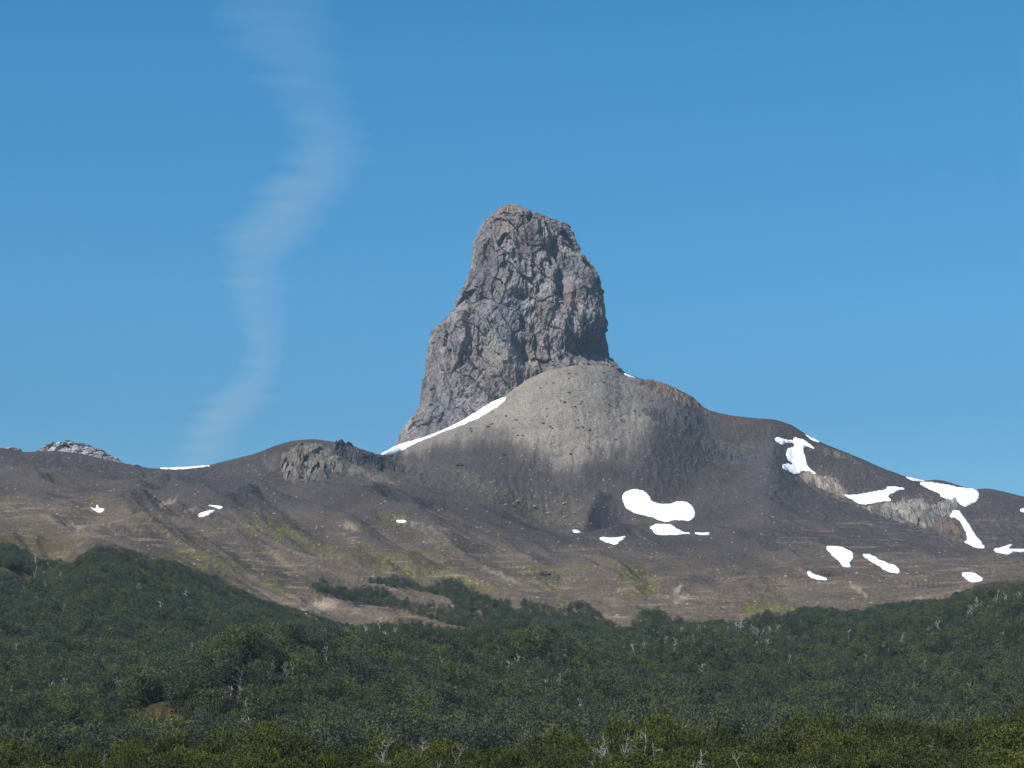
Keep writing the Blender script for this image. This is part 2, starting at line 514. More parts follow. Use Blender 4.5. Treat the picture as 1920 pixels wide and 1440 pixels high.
def ray(px, py):
    """depth at which the sight line of a photo position first meets the hillside"""
    px = np.atleast_1d(np.asarray(px, float)); py = np.atleast_1d(np.asarray(py, float))
    ci = np.clip(np.searchsorted(PX, px) - 1, 0, nc - 2)
    t = np.clip((px - PX[ci]) / (PX[ci + 1] - PX[ci]), 0, 1)
    out = np.zeros(len(px))
    YS = HZ - TZ / TD * F
    for s in range(0, len(px), 4000):
        e = slice(s, s + 4000)
        y = YS[:, ci[e]] * (1 - t[e]) + YS[:, ci[e] + 1] * t[e]
        d = TD[:, ci[e]] * (1 - t[e]) + TD[:, ci[e] + 1] * t[e]
        hit = y <= py[e]
        hit[:40] = False
        any_ = hit.any(0)
        i = np.where(any_, hit.argmax(0), np.argmin(y[40:], axis=0) + 40)
        i = np.maximum(i, 1)
        cidx = np.arange(y.shape[1])
        y1, y0 = y[i, cidx], y[i - 1, cidx]
        f = np.where(any_, np.clip((y0 - py[e]) / np.maximum(y0 - y1, 1e-6), 0, 1), 1)
        out[e] = d[i - 1, cidx] + f * (d[i, cidx] - d[i - 1, cidx])
    return out

def ground_z(x, y):
    """height of the hillside under a place"""
    x = np.atleast_1d(np.asarray(x, float)); y = np.atleast_1d(np.asarray(y, float))
    px = 960 + x / y * F
    ci = np.clip(np.searchsorted(PX, px) - 1, 0, nc - 2)
    t = np.clip((px - PX[ci]) / (PX[ci + 1] - PX[ci]), 0, 1)
    out = np.zeros(len(px))
    for s in range(0, len(px), 4000):
        e = slice(s, s + 4000)
        d = TD[:, ci[e]] * (1 - t[e]) + TD[:, ci[e] + 1] * t[e]
        z = TZ[:, ci[e]] * (1 - t[e]) + TZ[:, ci[e] + 1] * t[e]
        i = np.clip((d < y[e]).sum(0), 1, nr - 1)
        c = np.arange(d.shape[1])
        f = np.clip((y[e] - d[i - 1, c]) / (d[i, c] - d[i - 1, c]), 0, 1)
        out[e] = z[i - 1, c] + f * (z[i, c] - z[i - 1, c])
    return out

def place(px, py):
    d = ray(px, py)
    return (np.atleast_1d(px) - 960) / F * d, d

# -- folds: crest / gully strokes, given by where they lie, as relief in metres
def stroke(pts, h, w, asym=0.0):
    global TZ
    pts = np.array(pts, float)
    xs, ys = place(pts[:, 0], pts[:, 1])
    lo = (xs.min() - 3 * w, ys.min() - 3 * w); hi = (xs.max() + 3 * w, ys.max() + 3 * w)
    m = (TX > lo[0]) & (TX < hi[0]) & (TD > lo[1]) & (TD < hi[1])
    if not m.any(): return
    X = TX[m]; Y = TD[m]
    d = line_dist(list(zip(xs, ys)), X, Y)
    TZ[m] += (1.9 if pts[:, 1].mean() < 1072 else 1.35) * h * np.exp(-(d / w) ** 1.6) * (0.85 + 0.3 * noise2(X / 40, Y / 40, 5))

BASE = [
    ([(60, 918), (130, 898), (200, 915)], 7, 34), ([(0, 900), (70, 925), (140, 945), (250, 965)], 6, 26),
    ([(265, 925), (325, 913), (365, 940), (390, 965)], 9, 30), ([(150, 955), (180, 965), (170, 985)], -7, 20),
    ([(415, 962), (480, 942), (560, 966), (620, 1000), (700, 1040), (770, 1070)], 10, 24),
    ([(390, 975), (400, 960), (405, 945)], -8, 22),
    ([(550, 930), (660, 936), (725, 965), (775, 995), (850, 1030)], 9, 22),
    ([(560, 985), (640, 1020), (720, 1060), (800, 1085)], -6, 18),
    ([(685, 930), (810, 943), (875, 956), (975, 988)], 6, 20),
    ([(850, 985), (960, 1015), (1060, 1050), (1160, 1085)], 6, 22),
    ([(700, 1000), (790, 1040), (880, 1075), (960, 1095)], -7, 18),
    ([(1150, 1018), (1203, 1009), (1323, 1008), (1400, 1028), (1460, 1060), (1540, 1095)], 8, 26),
    ([(0, 1000), (80, 1010), (150, 1030)], 5, 22), ([(180, 985), (300, 965), (420, 975), (520, 1000)], 6, 26),
    ([(260, 1000), (370, 1020), (470, 1060), (560, 1100)], 6, 24),
    ([(600, 1118), (690, 1126), (780, 1146), (900, 1176)], 9, 18), ([(630, 1078), (740, 1093), (820, 1108), (848, 1122)], 9, 14),
    ([(620, 1098), (720, 1112), (850, 1145), (960, 1165)], -7, 16),
    ([(1090, 1085), (1140, 1110), (1180, 1150)], 10, 24), ([(1200, 1160), (1270, 1120), (1340, 1100), (1420, 1112)], 11, 30),
    ([(1040, 1065), (1060, 1100), (1100, 1135)], -8, 16), ([(1210, 1070), (1230, 1100), (1210, 1140)], -8, 16),
    ([(1430, 1095), (1450, 1125), (1480, 1145)], -9, 16), ([(1480, 1100), (1560, 1082), (1640, 1105)], 9, 28),
    ([(1100, 1000), (1120, 955)], 14, 16), ([(1010, 960), (1060, 985)], -4, 20),
    ([(160, 1050), (240, 1080), (330, 1110), (440, 1150), (560, 1190)], 9, 45),
    ([(440, 1390), (560, 1335), (700, 1290), (860, 1270), (1000, 1290)], 15, 42),
    ([(200, 1420), (300, 1380), (400, 1370)], -14, 42), ([(280, 1345), (285, 1375)], 5, 16),
    ([(1000, 1250), (1150, 1260), (1300, 1290)], -6, 40), ([(1300, 1270), (1450, 1240), (1700, 1230)], 8, 50),
    ([(1850, 1130), (1920, 1160), (1960, 1250)], 10, 60), ([(0, 1150), (60, 1180), (100, 1230)], -7, 35),
    ([(1440, 850), (1510, 890)], -4, 16),
    ([(1290, 800), (1350, 830), (1420, 860)], 5, 18),
    ([(640, 870), (700, 890), (760, 910)], 3, 16),
]
for a in BASE: stroke(*a)

# -- general relief: ridges running down the slope, then smaller wrinkles
ux, uy = 140 / 172.0, 100 / 172.0         # across the folds
vx, vy = 100 / 172.0, -140 / 172.0        # down the slope
wx = TX + 18 * noise2(TX / 120, TD / 160, 31); wy = TD + 25 * noise2(TX / 110, TD / 150, 37)
U = wx * ux + wy * uy; V = wx * vx + wy * vy
rg = ridged2(U / 92, V / 480, 3, 3, 0.40)
rs = ridged2(U / 24, V / 120, 3, 23, 0.5)
sm = fbm2(TX / 25, TD / 40, 4, 41)
in_brown = sstep(1650, 1950, TD) * (1 - sstep(2650, 2850, TD))
forest_w = (1 - sstep(1650, 1950, TD)) * sstep(300, 600, TD)
TZ = TZ + TW * (in_brown * (22.0 * (rg - 0.3) + 3.8 * rs * sstep(-0.3, 0.4, noise2(TX / 150, TD / 220, 61)) + 1.8 * sm) + forest_w * (10.0 * fbm2(TX / 110, TD / 130, 3, 51) + 5.5 * ridged2(U / 60, V / 150, 2, 53)))
cone = sstep(2650, 2850, TD) * (1 - sstep(3350, 3500, TD))
TZ = TZ + cone * (1.5 * fbm2(TX / 11, TD / 18, 4, 71) + 2.6 * fbm2(TX / 34, TD / 40, 3, 73) + 1.2 * np.abs(noise2(TX / 5.5, TD / 16, 79)) + 1.1 * ridged2(TX / 16, TD / 60, 3, 75)) * np.clip(TW * 4, 0.3, 1)

TYS = HZ - TZ / TD * F
TPXw = TPX

# -- albedo painted by ground type, with some shading of folds and pits painted in
def warp_sd(poly, feather, wamp, wscale, seed):
    wxp = TPXw + wamp * fbm2(TPXw / wscale, TYS / wscale, 4, seed)
    wyp = TYS + wamp * fbm2(TPXw / wscale, TYS / wscale, 4, seed + 7)
    p = np.asarray(poly, float)
    x0, y0 = p.min(0) - feather - 2 * wamp; x1, y1 = p.max(0) + feather + 2 * wamp
    m = (TPXw > x0) & (TPXw < x1) & (TYS > y0) & (TYS < y1) & (TD > 1500)
    out = np.zeros(TD.shape)
    if m.any():
        sd, _, _ = poly_sd(poly, wxp[m], wyp[m])
        out[m] = 1 - sstep(-feather, feather, sd)
    return out

COLR = np.empty(TD.shape + (3,)); COLR[:] = C(97, 90, 88)
STRK = np.zeros(TD.shape)
def paint(mask, col):
    global COLR
    COLR = COLR * (1 - mask[..., None]) + np.asarray(col) * mask[..., None]

nl = fbm2(TPXw / 160, TYS / 60, 4, 81)
low = sstep(0, 1, (TYS - (955 + 60 * sstep(700, 1300, TPXw) - 85 * (1 - sstep(0, 600, TPXw)) + 60 * nl)) / 90)
paint(low * 0.9, C(109, 98, 89))
low2 = sstep(0, 1, (TYS - (1060 + 50 * nl)) / 60)
paint(low2 * 0.6, C(116, 103, 91))
paint(sstep(1450, 1600, TPXw) * low * 0.55, C(94, 86, 82))
mott = fbm2(U / 40, V / 130, 4, 91)
paint(np.clip(low * sstep(0.05, 0.4, mott), 0, 1) * 0.55, C(84, 76, 70))
paint(np.clip(low * sstep(0.08, 0.4, -mott), 0, 1) * 0.45, C(134, 118, 98))
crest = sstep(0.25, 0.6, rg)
paint(low * crest * 0.45, C(140, 124, 106))  # tan crests: partly ground tone, partly painted brightening of the ridges
paint(low * (1 - sstep(-0.05, 0.25, rg)) * 0.65, C(82, 74, 75))  # dark flanks: partly purple ground, partly fold shade painted in
fs_ = fbm2(wx / 5.5 * ux + wy / 5.5 * uy, V / 75, 4, 93)
paint(low * sstep(0.10, 0.42, fs_) * 0.45, C(164, 148, 126))
paint(low * sstep(0.12, 0.42, -fs_) * 0.35, C(76, 68, 66))
fs2 = fbm2(TX / 46 + 0.6 * noise2(TX / 60, TD / 80, 99), TZ / 2.4 + TX / 60 + 0.8 * noise2(TX / 70, TD / 90, 96), 4, 97)
paint(low * sstep(0.16, 0.40, fs2) * 0.45 * sstep(-0.05, 0.3, mott), C(160, 144, 124))
paint(low * sstep(0.16, 0.40, -fs2) * 0.3, C(78, 70, 68))
ol = sstep(0.05, 0.35, fbm2(TPXw / 70 + TYS / 60, TYS / 26, 4, 98)) * low * (1 - sstep(1350, 1600, TPXw) * 0.6)
paint(ol * 0.5, C(116, 110, 66))
STRK = 0.5 * low * (0.35 + 0.65 * sstep(-0.1, 0.3, fbm2(TPXw / 90, TYS / 50, 3, 95)))
STRK = np.maximum(STRK, 0.35 * sstep(1400, 1500, TPXw) * sstep(960, 985, TYS) * (1 - sstep(1060, 1090, TYS)))
apron = [(738, 862), (800, 838), (870, 826), (905, 812), (945, 812), (975, 838), (1010, 842), (1040, 872), (1075, 880), (1110, 850), (1150, 834), (1190, 838),
         (1215, 800), (1240, 790), (1260, 760), (1240, 715), (1170, 680), (1040, 660), (900, 700), (720, 840)]
sh = TPXw + 20 * fbm2(TPXw / 14, TYS / 120, 4, 101)
TYS_keep = TYS
TYS = TYS_keep + 20 * fbm2(TPXw / 13 + TYS / 90, TYS / 170, 3, 108) * sstep(770, 840, TYS_keep)     # the pale stones run out in fingers
am = 0.5 * warp_sd(apron, 18, 16, 34, 103) + 0.5 * warp_sd(apron, 40, 30, 26, 106)
TYS = TYS_keep
paint(am, C(146, 138, 127))
paint(am * sstep(0.1, 0.4, fbm2(TPXw / 16, TYS / 10, 4, 104)) * 0.35, C(104, 100, 96))  # dark spots painted for the shadowed pits between lumps
paint(am * sstep(0.12, 0.4, fbm2(TPXw / 40, TYS / 30, 3, 105)) * 0.5, C(118, 118, 106))
shoulder = [(1200, 700), (1330, 765), (1450, 800), (1470, 850), (1440, 885), (1400, 880), (1330, 862), (1280, 830), (1230, 800), (1190, 760)]
paint(warp_sd(shoulder, 24, 30, 40, 107) * 0.75, C(108, 101, 97))
fl = sstep(0.1, 0.45, fbm2(TPXw / 30 + TYS / 60, TYS / 90, 4, 109))
paint(warp_sd([(1080, 860), (1200, 800), (1330, 860), (1340, 900), (1240, 905), (1120, 900)], 30, 25, 40, 111) * 0.35 * fl, C(120, 116, 108))
greens = [[(430, 975), (520, 976), (560, 990), (620, 1020), (655, 1052), (600, 1040), (540, 1012), (470, 992)],
          [(640, 1020), (700, 1022), (760, 1058), (830, 1070), (900, 1088), (960, 1102), (900, 1112), (820, 1092), (740, 1082), (680, 1052)],
          [(985, 1060), (1040, 1072), (1066, 1112), (1040, 1120), (1000, 1088)],
          [(320, 1018), (400, 1033), (440, 1060), (430, 1085), (350, 1048)],
          [(1150, 1052), (1220, 1075), (1240, 1110), (1200, 1112), (1160, 1082)],
          [(1420, 1098), (1450, 1122), (1500, 1140), (1450, 1140)], [(930, 918), (980, 938), (1012, 980), (965, 962)],
          [(700, 960), (760, 968), (800, 1000), (760, 1000)], [(500, 1085), (540, 1100), (560, 1135), (520, 1115)],
          [(1400, 1130), (1500, 1140), (1560, 1138), (1500, 1160), (1400, 1160)]]
for i, g in enumerate(greens):
    gm = warp_sd(g, 9, 26, 22, 121 + i * 5) * sstep(-0.25, 0.15, fbm2(TPXw / 11, TYS / 6, 3, 131 + i))
    paint(gm * 0.9, C(124, 122, 62))
    gm2 = gm * sstep(0.05, 0.3, fbm2(TPXw / 9, TYS / 5, 3, 151 + i))
    paint(gm2 * 0.8, C(78, 84, 44))
    gm3 = gm * sstep(0.12, 0.3, fbm2(TPXw / 8, TYS / 4, 3, 161 + i))
    paint(gm3 * 0.7, C(168, 158, 104))
paint(warp_sd([(0, 998), (70, 1000), (140, 1018), (150, 1045), (60, 1035), (-40, 1015)], 8, 14, 20, 191) * 0.7, C(108, 96, 62))
paint(warp_sd([(-40, 1040), (40, 1050), (80, 1082), (70, 1100), (-40, 1070)], 6, 6, 20, 193) * 0.8, C(150, 130, 92))
# reddish clinker, pale dust
paint(warp_sd([(1340, 776), (1370, 778), (1402, 790), (1395, 800), (1355, 792)], 5, 12, 14, 195) * 0.9, C(120, 92, 92))
paint(warp_sd([(1440, 790), (1500, 806), (1515, 822), (1470, 815)], 6, 12, 14, 196) * 0.4, C(118, 84, 86))
paint(warp_sd([(510, 850), (526, 848), (533, 888), (518, 885)], 4, 8, 12, 197) * 0.85, C(116, 92, 94))
paint(warp_sd([(490, 860), (520, 848), (515, 885), (500, 880)], 5, 6, 12, 199) * 0.7, C(122, 115, 111))
paint(warp_sd([(900, 905), (960, 920), (1080, 930), (1110, 960), (1100, 1000), (1040, 992), (980, 975)], 10, 26, 26, 201) * 0.5 * sstep(-0.1, 0.3, fbm2(TPXw / 14, TYS / 9, 4, 203)), C(128, 116, 96))
paint(warp_sd([(720, 862), (800, 868), (880, 880), (930, 915), (980, 950), (1010, 985), (940, 950), (860, 925), (770, 915), (720, 880)], 9, 18, 26, 205) * 0.6, C(112, 105, 96))
paint(warp_sd([(1185, 975), (1215, 962), (1290, 985), (1230, 1002), (1195, 1000)], 6, 12, 14, 207) * 0.5, C(122, 112, 96))
mot2 = sstep(-0.25, 0.25, fbm2(TPXw / 13, TYS / 7, 4, 241))
paint(warp_sd([(850, 880), (930, 902), (1000, 925), (1085, 938), (1104, 985), (1075, 998), (1010, 980), (925, 938)], 7, 14, 20, 243) * 0.75 * mot2, C(128, 120, 106))
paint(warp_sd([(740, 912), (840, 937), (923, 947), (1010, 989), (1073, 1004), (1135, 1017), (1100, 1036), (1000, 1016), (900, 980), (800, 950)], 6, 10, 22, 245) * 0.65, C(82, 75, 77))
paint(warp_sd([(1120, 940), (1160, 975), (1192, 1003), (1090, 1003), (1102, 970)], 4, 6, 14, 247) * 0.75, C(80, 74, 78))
paint(warp_sd([(480, 962), (560, 972), (640, 1012), (720, 1052), (700, 1062), (620, 1030), (540, 990)], 8, 14, 20, 249) * 0.45, C(84, 76, 76))  # this and the next two: darker bands just below fold crests
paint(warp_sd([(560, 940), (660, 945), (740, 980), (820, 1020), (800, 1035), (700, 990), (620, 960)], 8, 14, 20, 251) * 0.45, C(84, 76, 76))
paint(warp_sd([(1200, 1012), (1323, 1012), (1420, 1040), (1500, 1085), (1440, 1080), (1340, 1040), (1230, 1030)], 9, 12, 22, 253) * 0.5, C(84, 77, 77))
rub = sstep(-0.2, 0.25, fbm2(TPXw / 10, TYS / 6, 4, 261))
paint(warp_sd([(1490, 880), (1560, 885), (1605, 930), (1640, 950), (1720, 925), (1800, 935), (1825, 1020), (1780, 1018), (1700, 990), (1640, 972), (1560, 935), (1500, 905)], 14, 16, 18, 263) * 0.7 * rub, C(140, 128, 118))
paint(warp_sd([(505, 870), (540, 835), (620, 828), (720, 850), (760, 900), (740, 915), (660, 900), (600, 912), (530, 905)], 12, 14, 18, 265) * 0.6 * rub, C(122, 112, 102))
# pale scars and cut banks on the lower slope
scars = [[(640, 985), (652, 980), (676, 994), (660, 994)], [(740, 975), (765, 978), (758, 984)], [(900, 1065), (930, 1070), (975, 1092), (940, 1082)],
         [(1260, 1108), (1275, 1096), (1284, 1100), (1266, 1116)], [(1260, 1128), (1290, 1112), (1296, 1116), (1268, 1134)],
         [(1590, 1090), (1626, 1112), (1624, 1120), (1600, 1104)], [(118, 975), (140, 985), (166, 984), (160, 992), (138, 992)],
         [(295, 945), (330, 935), (328, 942), (300, 952)], [(340, 958), (366, 952), (362, 962)],
         [(215, 1000), (226, 996), (222, 1006)], [(560, 1140), (620, 1120), (640, 1130), (600, 1150)], [(985, 1140), (1010, 1146), (1000, 1150)]]
for i, s in enumerate(scars):
    paint(warp_sd(s, 3, 8, 9, 211 + i) * 0.75, C(196, 178, 156))
# below the tree line: leaf litter and shade-loving herbs
wood = (1 - sstep(1500, 1900, TD + 0 * TYS))
STRK = STRK * (1 - wood)
paint(wood * 0.85, C(56, 54, 40))
paint(warp_sd([(245, 1325), (285, 1315), (325, 1340), (318, 1380), (270, 1385), (243, 1360)], 6, 14, 18, 231) * 0.0, C(120, 116, 70))
gr = (1 - sstep(16, 34, line_dist([(246, 1352), (315, 1346)], TPXw, TYS))) * (TD < 1500) * (TD > 420)
paint(gr * sstep(-0.3, 0.1, fbm2(TPXw / 14, TYS / 9, 3, 233)) * 0.9, C(128, 118, 66))

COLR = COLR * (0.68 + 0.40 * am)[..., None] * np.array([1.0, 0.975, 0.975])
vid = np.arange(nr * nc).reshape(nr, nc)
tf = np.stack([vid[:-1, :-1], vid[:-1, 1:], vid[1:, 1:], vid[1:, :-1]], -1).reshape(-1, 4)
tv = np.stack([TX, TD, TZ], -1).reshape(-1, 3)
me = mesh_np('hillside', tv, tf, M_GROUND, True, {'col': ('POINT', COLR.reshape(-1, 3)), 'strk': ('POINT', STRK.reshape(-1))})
hill = link(bpy.data.objects.new('hillside', me))
tag(hill, kind='structure')

# ------------------------------------------------------------------ rock tower
Dc = 3260.0
left = np.array([(378, 953), (384, 951), (388, 940), (400, 925), (407, 919), (415, 911), (427, 904), (456, 893), (497, 886), (532, 881), (544, 874), (561, 863),
                 (579, 854), (590, 846), (608, 828), (620, 816), (643, 808), (672, 802), (695, 802), (725, 796), (748, 789), (763, 787), (785, 776), (803, 763), (830, 747), (860, 730), (930, 700)], float)
right = np.array([(378, 957), (384, 960), (388, 970), (402, 985), (413, 1000), (418, 1020), (420, 1036), (431, 1055), (450, 1069), (482, 1087), (492, 1104), (509, 1110), (526, 1119),
                  (552, 1125), (576, 1130), (602, 1138), (631, 1136), (666, 1142), (684, 1150), (695, 1164), (740, 1185), (930, 1225)], float)
ys = np.arange(384.5, 930, 1.1)
xl = np.interp(ys, left[:, 0], left[:, 1]); xr = np.interp(ys, right[:, 0], right[:, 1])
ker = np.array([1, 2, 3, 2, 1]) / 9.0
na = 660
th = np.linspace(0, 2 * np.pi, na, endpoint=False)
cxp = (xl + xr) / 2; wp = (xr - xl) / 2 * 0.985
ex = 2.5
ca, sa = np.cos(th), np.sin(th)
rad = (np.abs(ca) ** ex + np.abs(sa) ** ex) ** (-1 / ex)
W = wp / F * Dc
Bd = np.minimum(W * 0.86, 60 + W * 0.36)
Xc = (cxp - 960) / F * Dc
P = np.stack([Xc[:, None] + W[:, None] * rad * ca,
              Dc + Bd[:, None] * rad * sa + 0 * W[:, None],
              np.broadcast_to(((HZ - ys) / F * Dc)[:, None], (len(ys), na))], -1)
Nrm = np.stack([np.broadcast_to(ca, P.shape[:2]), np.broadcast_to(sa, P.shape[:2]) * 1.0, np.full(P.shape[:2], 0.25)], -1)
Nrm /= np.linalg.norm(Nrm, axis=-1)[..., None]
p = P.reshape(-1, 3); n_ = Nrm.reshape(-1, 3)
front = np.abs(n_[:, 0]) ** 3
q = p * np.array([1, 1, 0.62])
qw = q + 6 * np.stack([noise3(q / 22, 3), noise3(q / 22, 4), noise3(q / 22, 5)], 1)
fr0 = (p[:, 1] < Dc).astype(float)
big = fbm3(q / 58, 3, 2)
tilt = np.array([[0.80, 0, -0.6], [0, 1, 0], [0.6, 0, 0.80]])
f0, e0, r0 = facets3((qw @ tilt) * np.array([1, 1, 0.6]) / 46, 7)
f1, e1, r1 = facets3((qw @ tilt) * np.array([1.15, 1, 0.7]) / 27, 1)
f2, e2, r2 = facets3(qw / 12.5, 2)
f3, e3, r3 = facets3(q / 5.5 + 0.4 * np.stack([noise3(q / 5, 8)] * 3, 1), 3)
but = ridged2(np.arctan2(p[:, 1] - Dc, p[:, 0] - Xc.repeat(na)) * 4.6 + 0.5 * fbm3(q / 60, 3, 9), p[:, 2] / 260, 3, 9)
fine = ridged3(q / 7, 4, 15)
rug = sstep(-0.25, 0.3, fbm3(q / 40 + 3, 3, 51)); rug2 = sstep(-0.2, 0.25, fbm3(q / 26 + 7, 3, 53))
disp = 11 * big + 11 * f0 + 6.5 * f1 + (0.8 + 4.0 * rug) * f2 + (0.4 + 2.0 * rug2) * f3 + 5.0 * (but - 0.2) + (0.6 + 1.5 * rug) * fine
disp -= 2.6 * (1 - sstep(0, 0.05, np.abs(noise3((q @ tilt) * np.array([1, 1, 0.35]) / 26 + 3, 61))))
disp += 1.6 * fbm3(q / 9, 4, 57) - 7.0 * sstep(0.28, 0.55, fbm3(q * np.array([1, 1, 0.7]) / 24, 3, 59)) * fr0
disp -= 0.7 * (1 - sstep(0, 0.08, e1))
taper = np.clip(wp / 45, 0.12, 1).repeat(na)
edge_k = 1 - 0.5 * front
disp = disp * taper * edge_k
pxv = 960 + p[:, 0] / p[:, 1] * F; pyv = HZ - p[:, 2] / p[:, 1] * F
fr = (p[:, 1] < Dc)
def dent(cx, cy, rx, ry, d):
    return -d * np.exp(-(((pxv - cx) / rx) ** 2 + ((pyv - cy) / ry) ** 2)) * fr
disp = disp + dent(1060, 525, 14, 34, 22) + dent(1040, 470, 14, 30, 9) + dent(985, 553, 24, 11, 13) + dent(985, 665, 16, 26, 18) + dent(1110, 650, 34, 26, 15)
disp = disp + dent(1085, 560, 9, 34, 8) + dent(878, 600, 7, 18, 15) + dent(900, 660, 12, 50, 5) + dent(1000, 430, 40, 30, -5) + dent(945, 690, 26, 45, -8)
disp = disp + dent(1060, 620, 30, 40, -7) + dent(925, 550, 30, 70, -4) + dent(800, 740, 14, 40, 5) + dent(838, 660, 9, 60, 6)
p2 = p + n_ * disp[:, None]
# rock colours, with the shade of one recess painted in
cn = fbm3(q / 45, 4, 31); cn2 = fbm3(q / 30 + 9, 4, 37); cn3 = fbm3(q / 14, 4, 41)
tc = np.empty((len(p), 3)); tc[:] = C(122, 115, 114)
def mixc(m, c):
    global tc
    m = np.clip(m, 0, 1)[:, None]; tc = tc * (1 - m) + np.asarray(c) * m
mixc(sstep(0.02, 0.35, cn) * 0.6, C(100, 103, 108))
mixc(sstep(0.08, 0.45, cn2) * 0.4, C(122, 108, 102))
mixc(sstep(0.05, 0.4, -cn2) * 0.6, C(142, 137, 130))
mixc(sstep(0.1, 0.45, cn3) * 0.55, C(80, 77, 84))
cn4 = fbm3(q * np.array([1, 1, 0.55]) / 75 + 21, 3, 67)
mixc(sstep(0.05, 0.35, cn4) * 0.55, C(88, 84, 90))
mixc(sstep(0.05, 0.35, -cn4) * 0.35, C(138, 128, 120))
mixc(sstep(0.1, 0.4, -cn3) * 0.4, C(140, 134, 130))
def spot(cx, cy, rx, ry): return np.exp(-(((pxv - cx) / rx) ** 2 + ((pyv - cy) / ry) ** 2) ** 1.5) * fr
mixc(spot(1057, 572, 18, 14) * sstep(-0.1, 0.3, cn3) * 0.95, C(160, 142, 112))
mixc(spot(1070, 555, 22, 26) * 0.5, C(122, 92, 82))
mixc(spot(945, 690, 24, 32) * 0.6, C(140, 130, 118))
mixc(spot(960, 585, 36, 34) * 0.5, C(98, 108, 122))
mixc(spot(930, 430, 40, 50) * 0.5, C(122, 108, 104))
mixc(spot(1110, 640, 36, 36) * 0.55, C(74, 74, 82))  # shade of the lower right recess, painted into the colour
mixc(spot(950, 395, 40, 12) * 0.35, C(112, 94, 90))
crk = 1 - sstep(0, 0.045, np.abs(noise3((q @ tilt) * np.array([1, 1, 0.35]) / 26 + 3, 61)))
mixc(crk * 0.5, C(70, 68, 70))
tc = tc * 1.52 * (0.78 + 0.44 * r1[:, None]) * (0.86 + 0.28 * r2[:, None]) * (0.88 + 0.24 * r3[:, None])
P2 = p2.reshape(len(ys), na, 3)
vid = np.arange(len(ys) * na).reshape(len(ys), na)
nx = np.roll(vid, -1, axis=1)
tfc = np.stack([vid[:-1], vid[1:], nx[1:], nx[:-1]], -1).reshape(-1, 4)
cap = np.stack([vid[0], nx[0], np.full(na, len(p)), np.full(na, len(p))], -1)
top = P2[0].mean(0)
verts = np.concatenate([p2, top[None]]); cols = np.concatenate([tc, tc[:1]])
# plain triangles for the cap
tri = np.concatenate([np.stack([tfc[:, 0], tfc[:, 1], tfc[:, 2]], 1), np.stack([tfc[:, 0], tfc[:, 2], tfc[:, 3]], 1), cap[:, [1, 0, 2]]])
base_t = np.array([0.0, Dc, (HZ - 860) / F * Dc])
me = mesh_np('rock_tower', verts - base_t, tri, M_ROCK, False, {'col': ('POINT', cols)})
tower = link(bpy.data.objects.new('rock_tower', me)); tower.location = base_t
tag(tower, 'towering dark grey volcanic rock plug rising above the pale scree apron', 'rock tower')

# ------------------------------------------------------------------ draped patches: snow fields and rock outcrops
def smooth_poly(poly, n=6):
    P_ = np.asarray(poly, float); out = []
    m = len(P_)
    for i in range(m):
        p0, p1, p2_, p3 = P_[i - 1], P_[i], P_[(i + 1) % m], P_[(i + 2) % m]
        for t in np.arange(n) / n:
            out.append(0.5 * (2 * p1 + (p2_ - p0) * t + (2 * p0 - 5 * p1 + 4 * p2_ - p3) * t * t + (3 * p1 - p0 - 3 * p2_ + p3) * t ** 3))
    return np.array(out)

def patch(poly, step, lift, bury=1.0, rag=0.8, seed=0):
    """grid over an outline on the hillside; lift(x, y, z, edge_px) gives metres above the ground; rim buried"""
    poly = smooth_poly(poly)
    nrm_ = np.roll(poly, -1, 0) - np.roll(poly, 1, 0); nrm_ = np.stack([nrm_[:, 1], -nrm_[:, 0]], 1)
    nrm_ /= np.linalg.norm(nrm_, axis=1)[:, None] + 1e-9
    poly = poly + nrm_ * (rag * noise2(poly[:, 0] / 5, poly[:, 1] / 5, seed + 300) + rag * 1.2 * noise2(poly[:, 0] / 13, poly[:, 1] / 13, seed + 307))[:, None]
    x0, y0 = poly.min(0) - step; x1, y1 = poly.max(0) + step
    gx = np.arange(x0, x1 + step, step); gy = np.arange(y0, y1 + step, step)
    GX, GY = np.meshgrid(gx, gy)
    sd, bx, by = poly_sd(poly, GX, GY)
    ins = sd < 0
    cell = ins[:-1, :-1] | ins[1:, :-1] | ins[:-1, 1:] | ins[1:, 1:]
    used = np.zeros_like(ins)
    used[:-1, :-1] |= cell; used[1:, :-1] |= cell; used[:-1, 1:] |= cell; used[1:, 1:] |= cell
    qx = np.where(ins, GX, bx); qy = np.where(ins, GY, by); ed = np.where(ins, -sd, 0)
    idx = -np.ones(ins.shape, int); idx[used] = np.arange(used.sum())
    qx, qy, ed = qx[used], qy[used], ed[used]
    d = ray(qx, qy)
    x = (qx - 960) / F * d
    z = ground_z(x, d)
    h = lift(x, d, z, ed)
    h = np.where(ed <= 0, -bury, h)
    f = np.stack([idx[:-1, :-1], idx[1:, :-1], idx[1:, 1:], idx[:-1, 1:]], -1)[cell]
    dj = d[f].max(1) - d[f].min(1)
    f = f[dj < 400]
    v = np.stack([x, d, z + h], 1)
    return v, f, ed, qx, qy

def add_patch(name, v, f, mat, smooth, attrs=None):
    c = np.array([v[:, 0].mean(), v[:, 1].mean(), v[:, 2].min()])
    me = mesh_np(name, v - c, f, mat, smooth, attrs)
    o = link(bpy.data.objects.new(name, me)); o.location = c
    return o

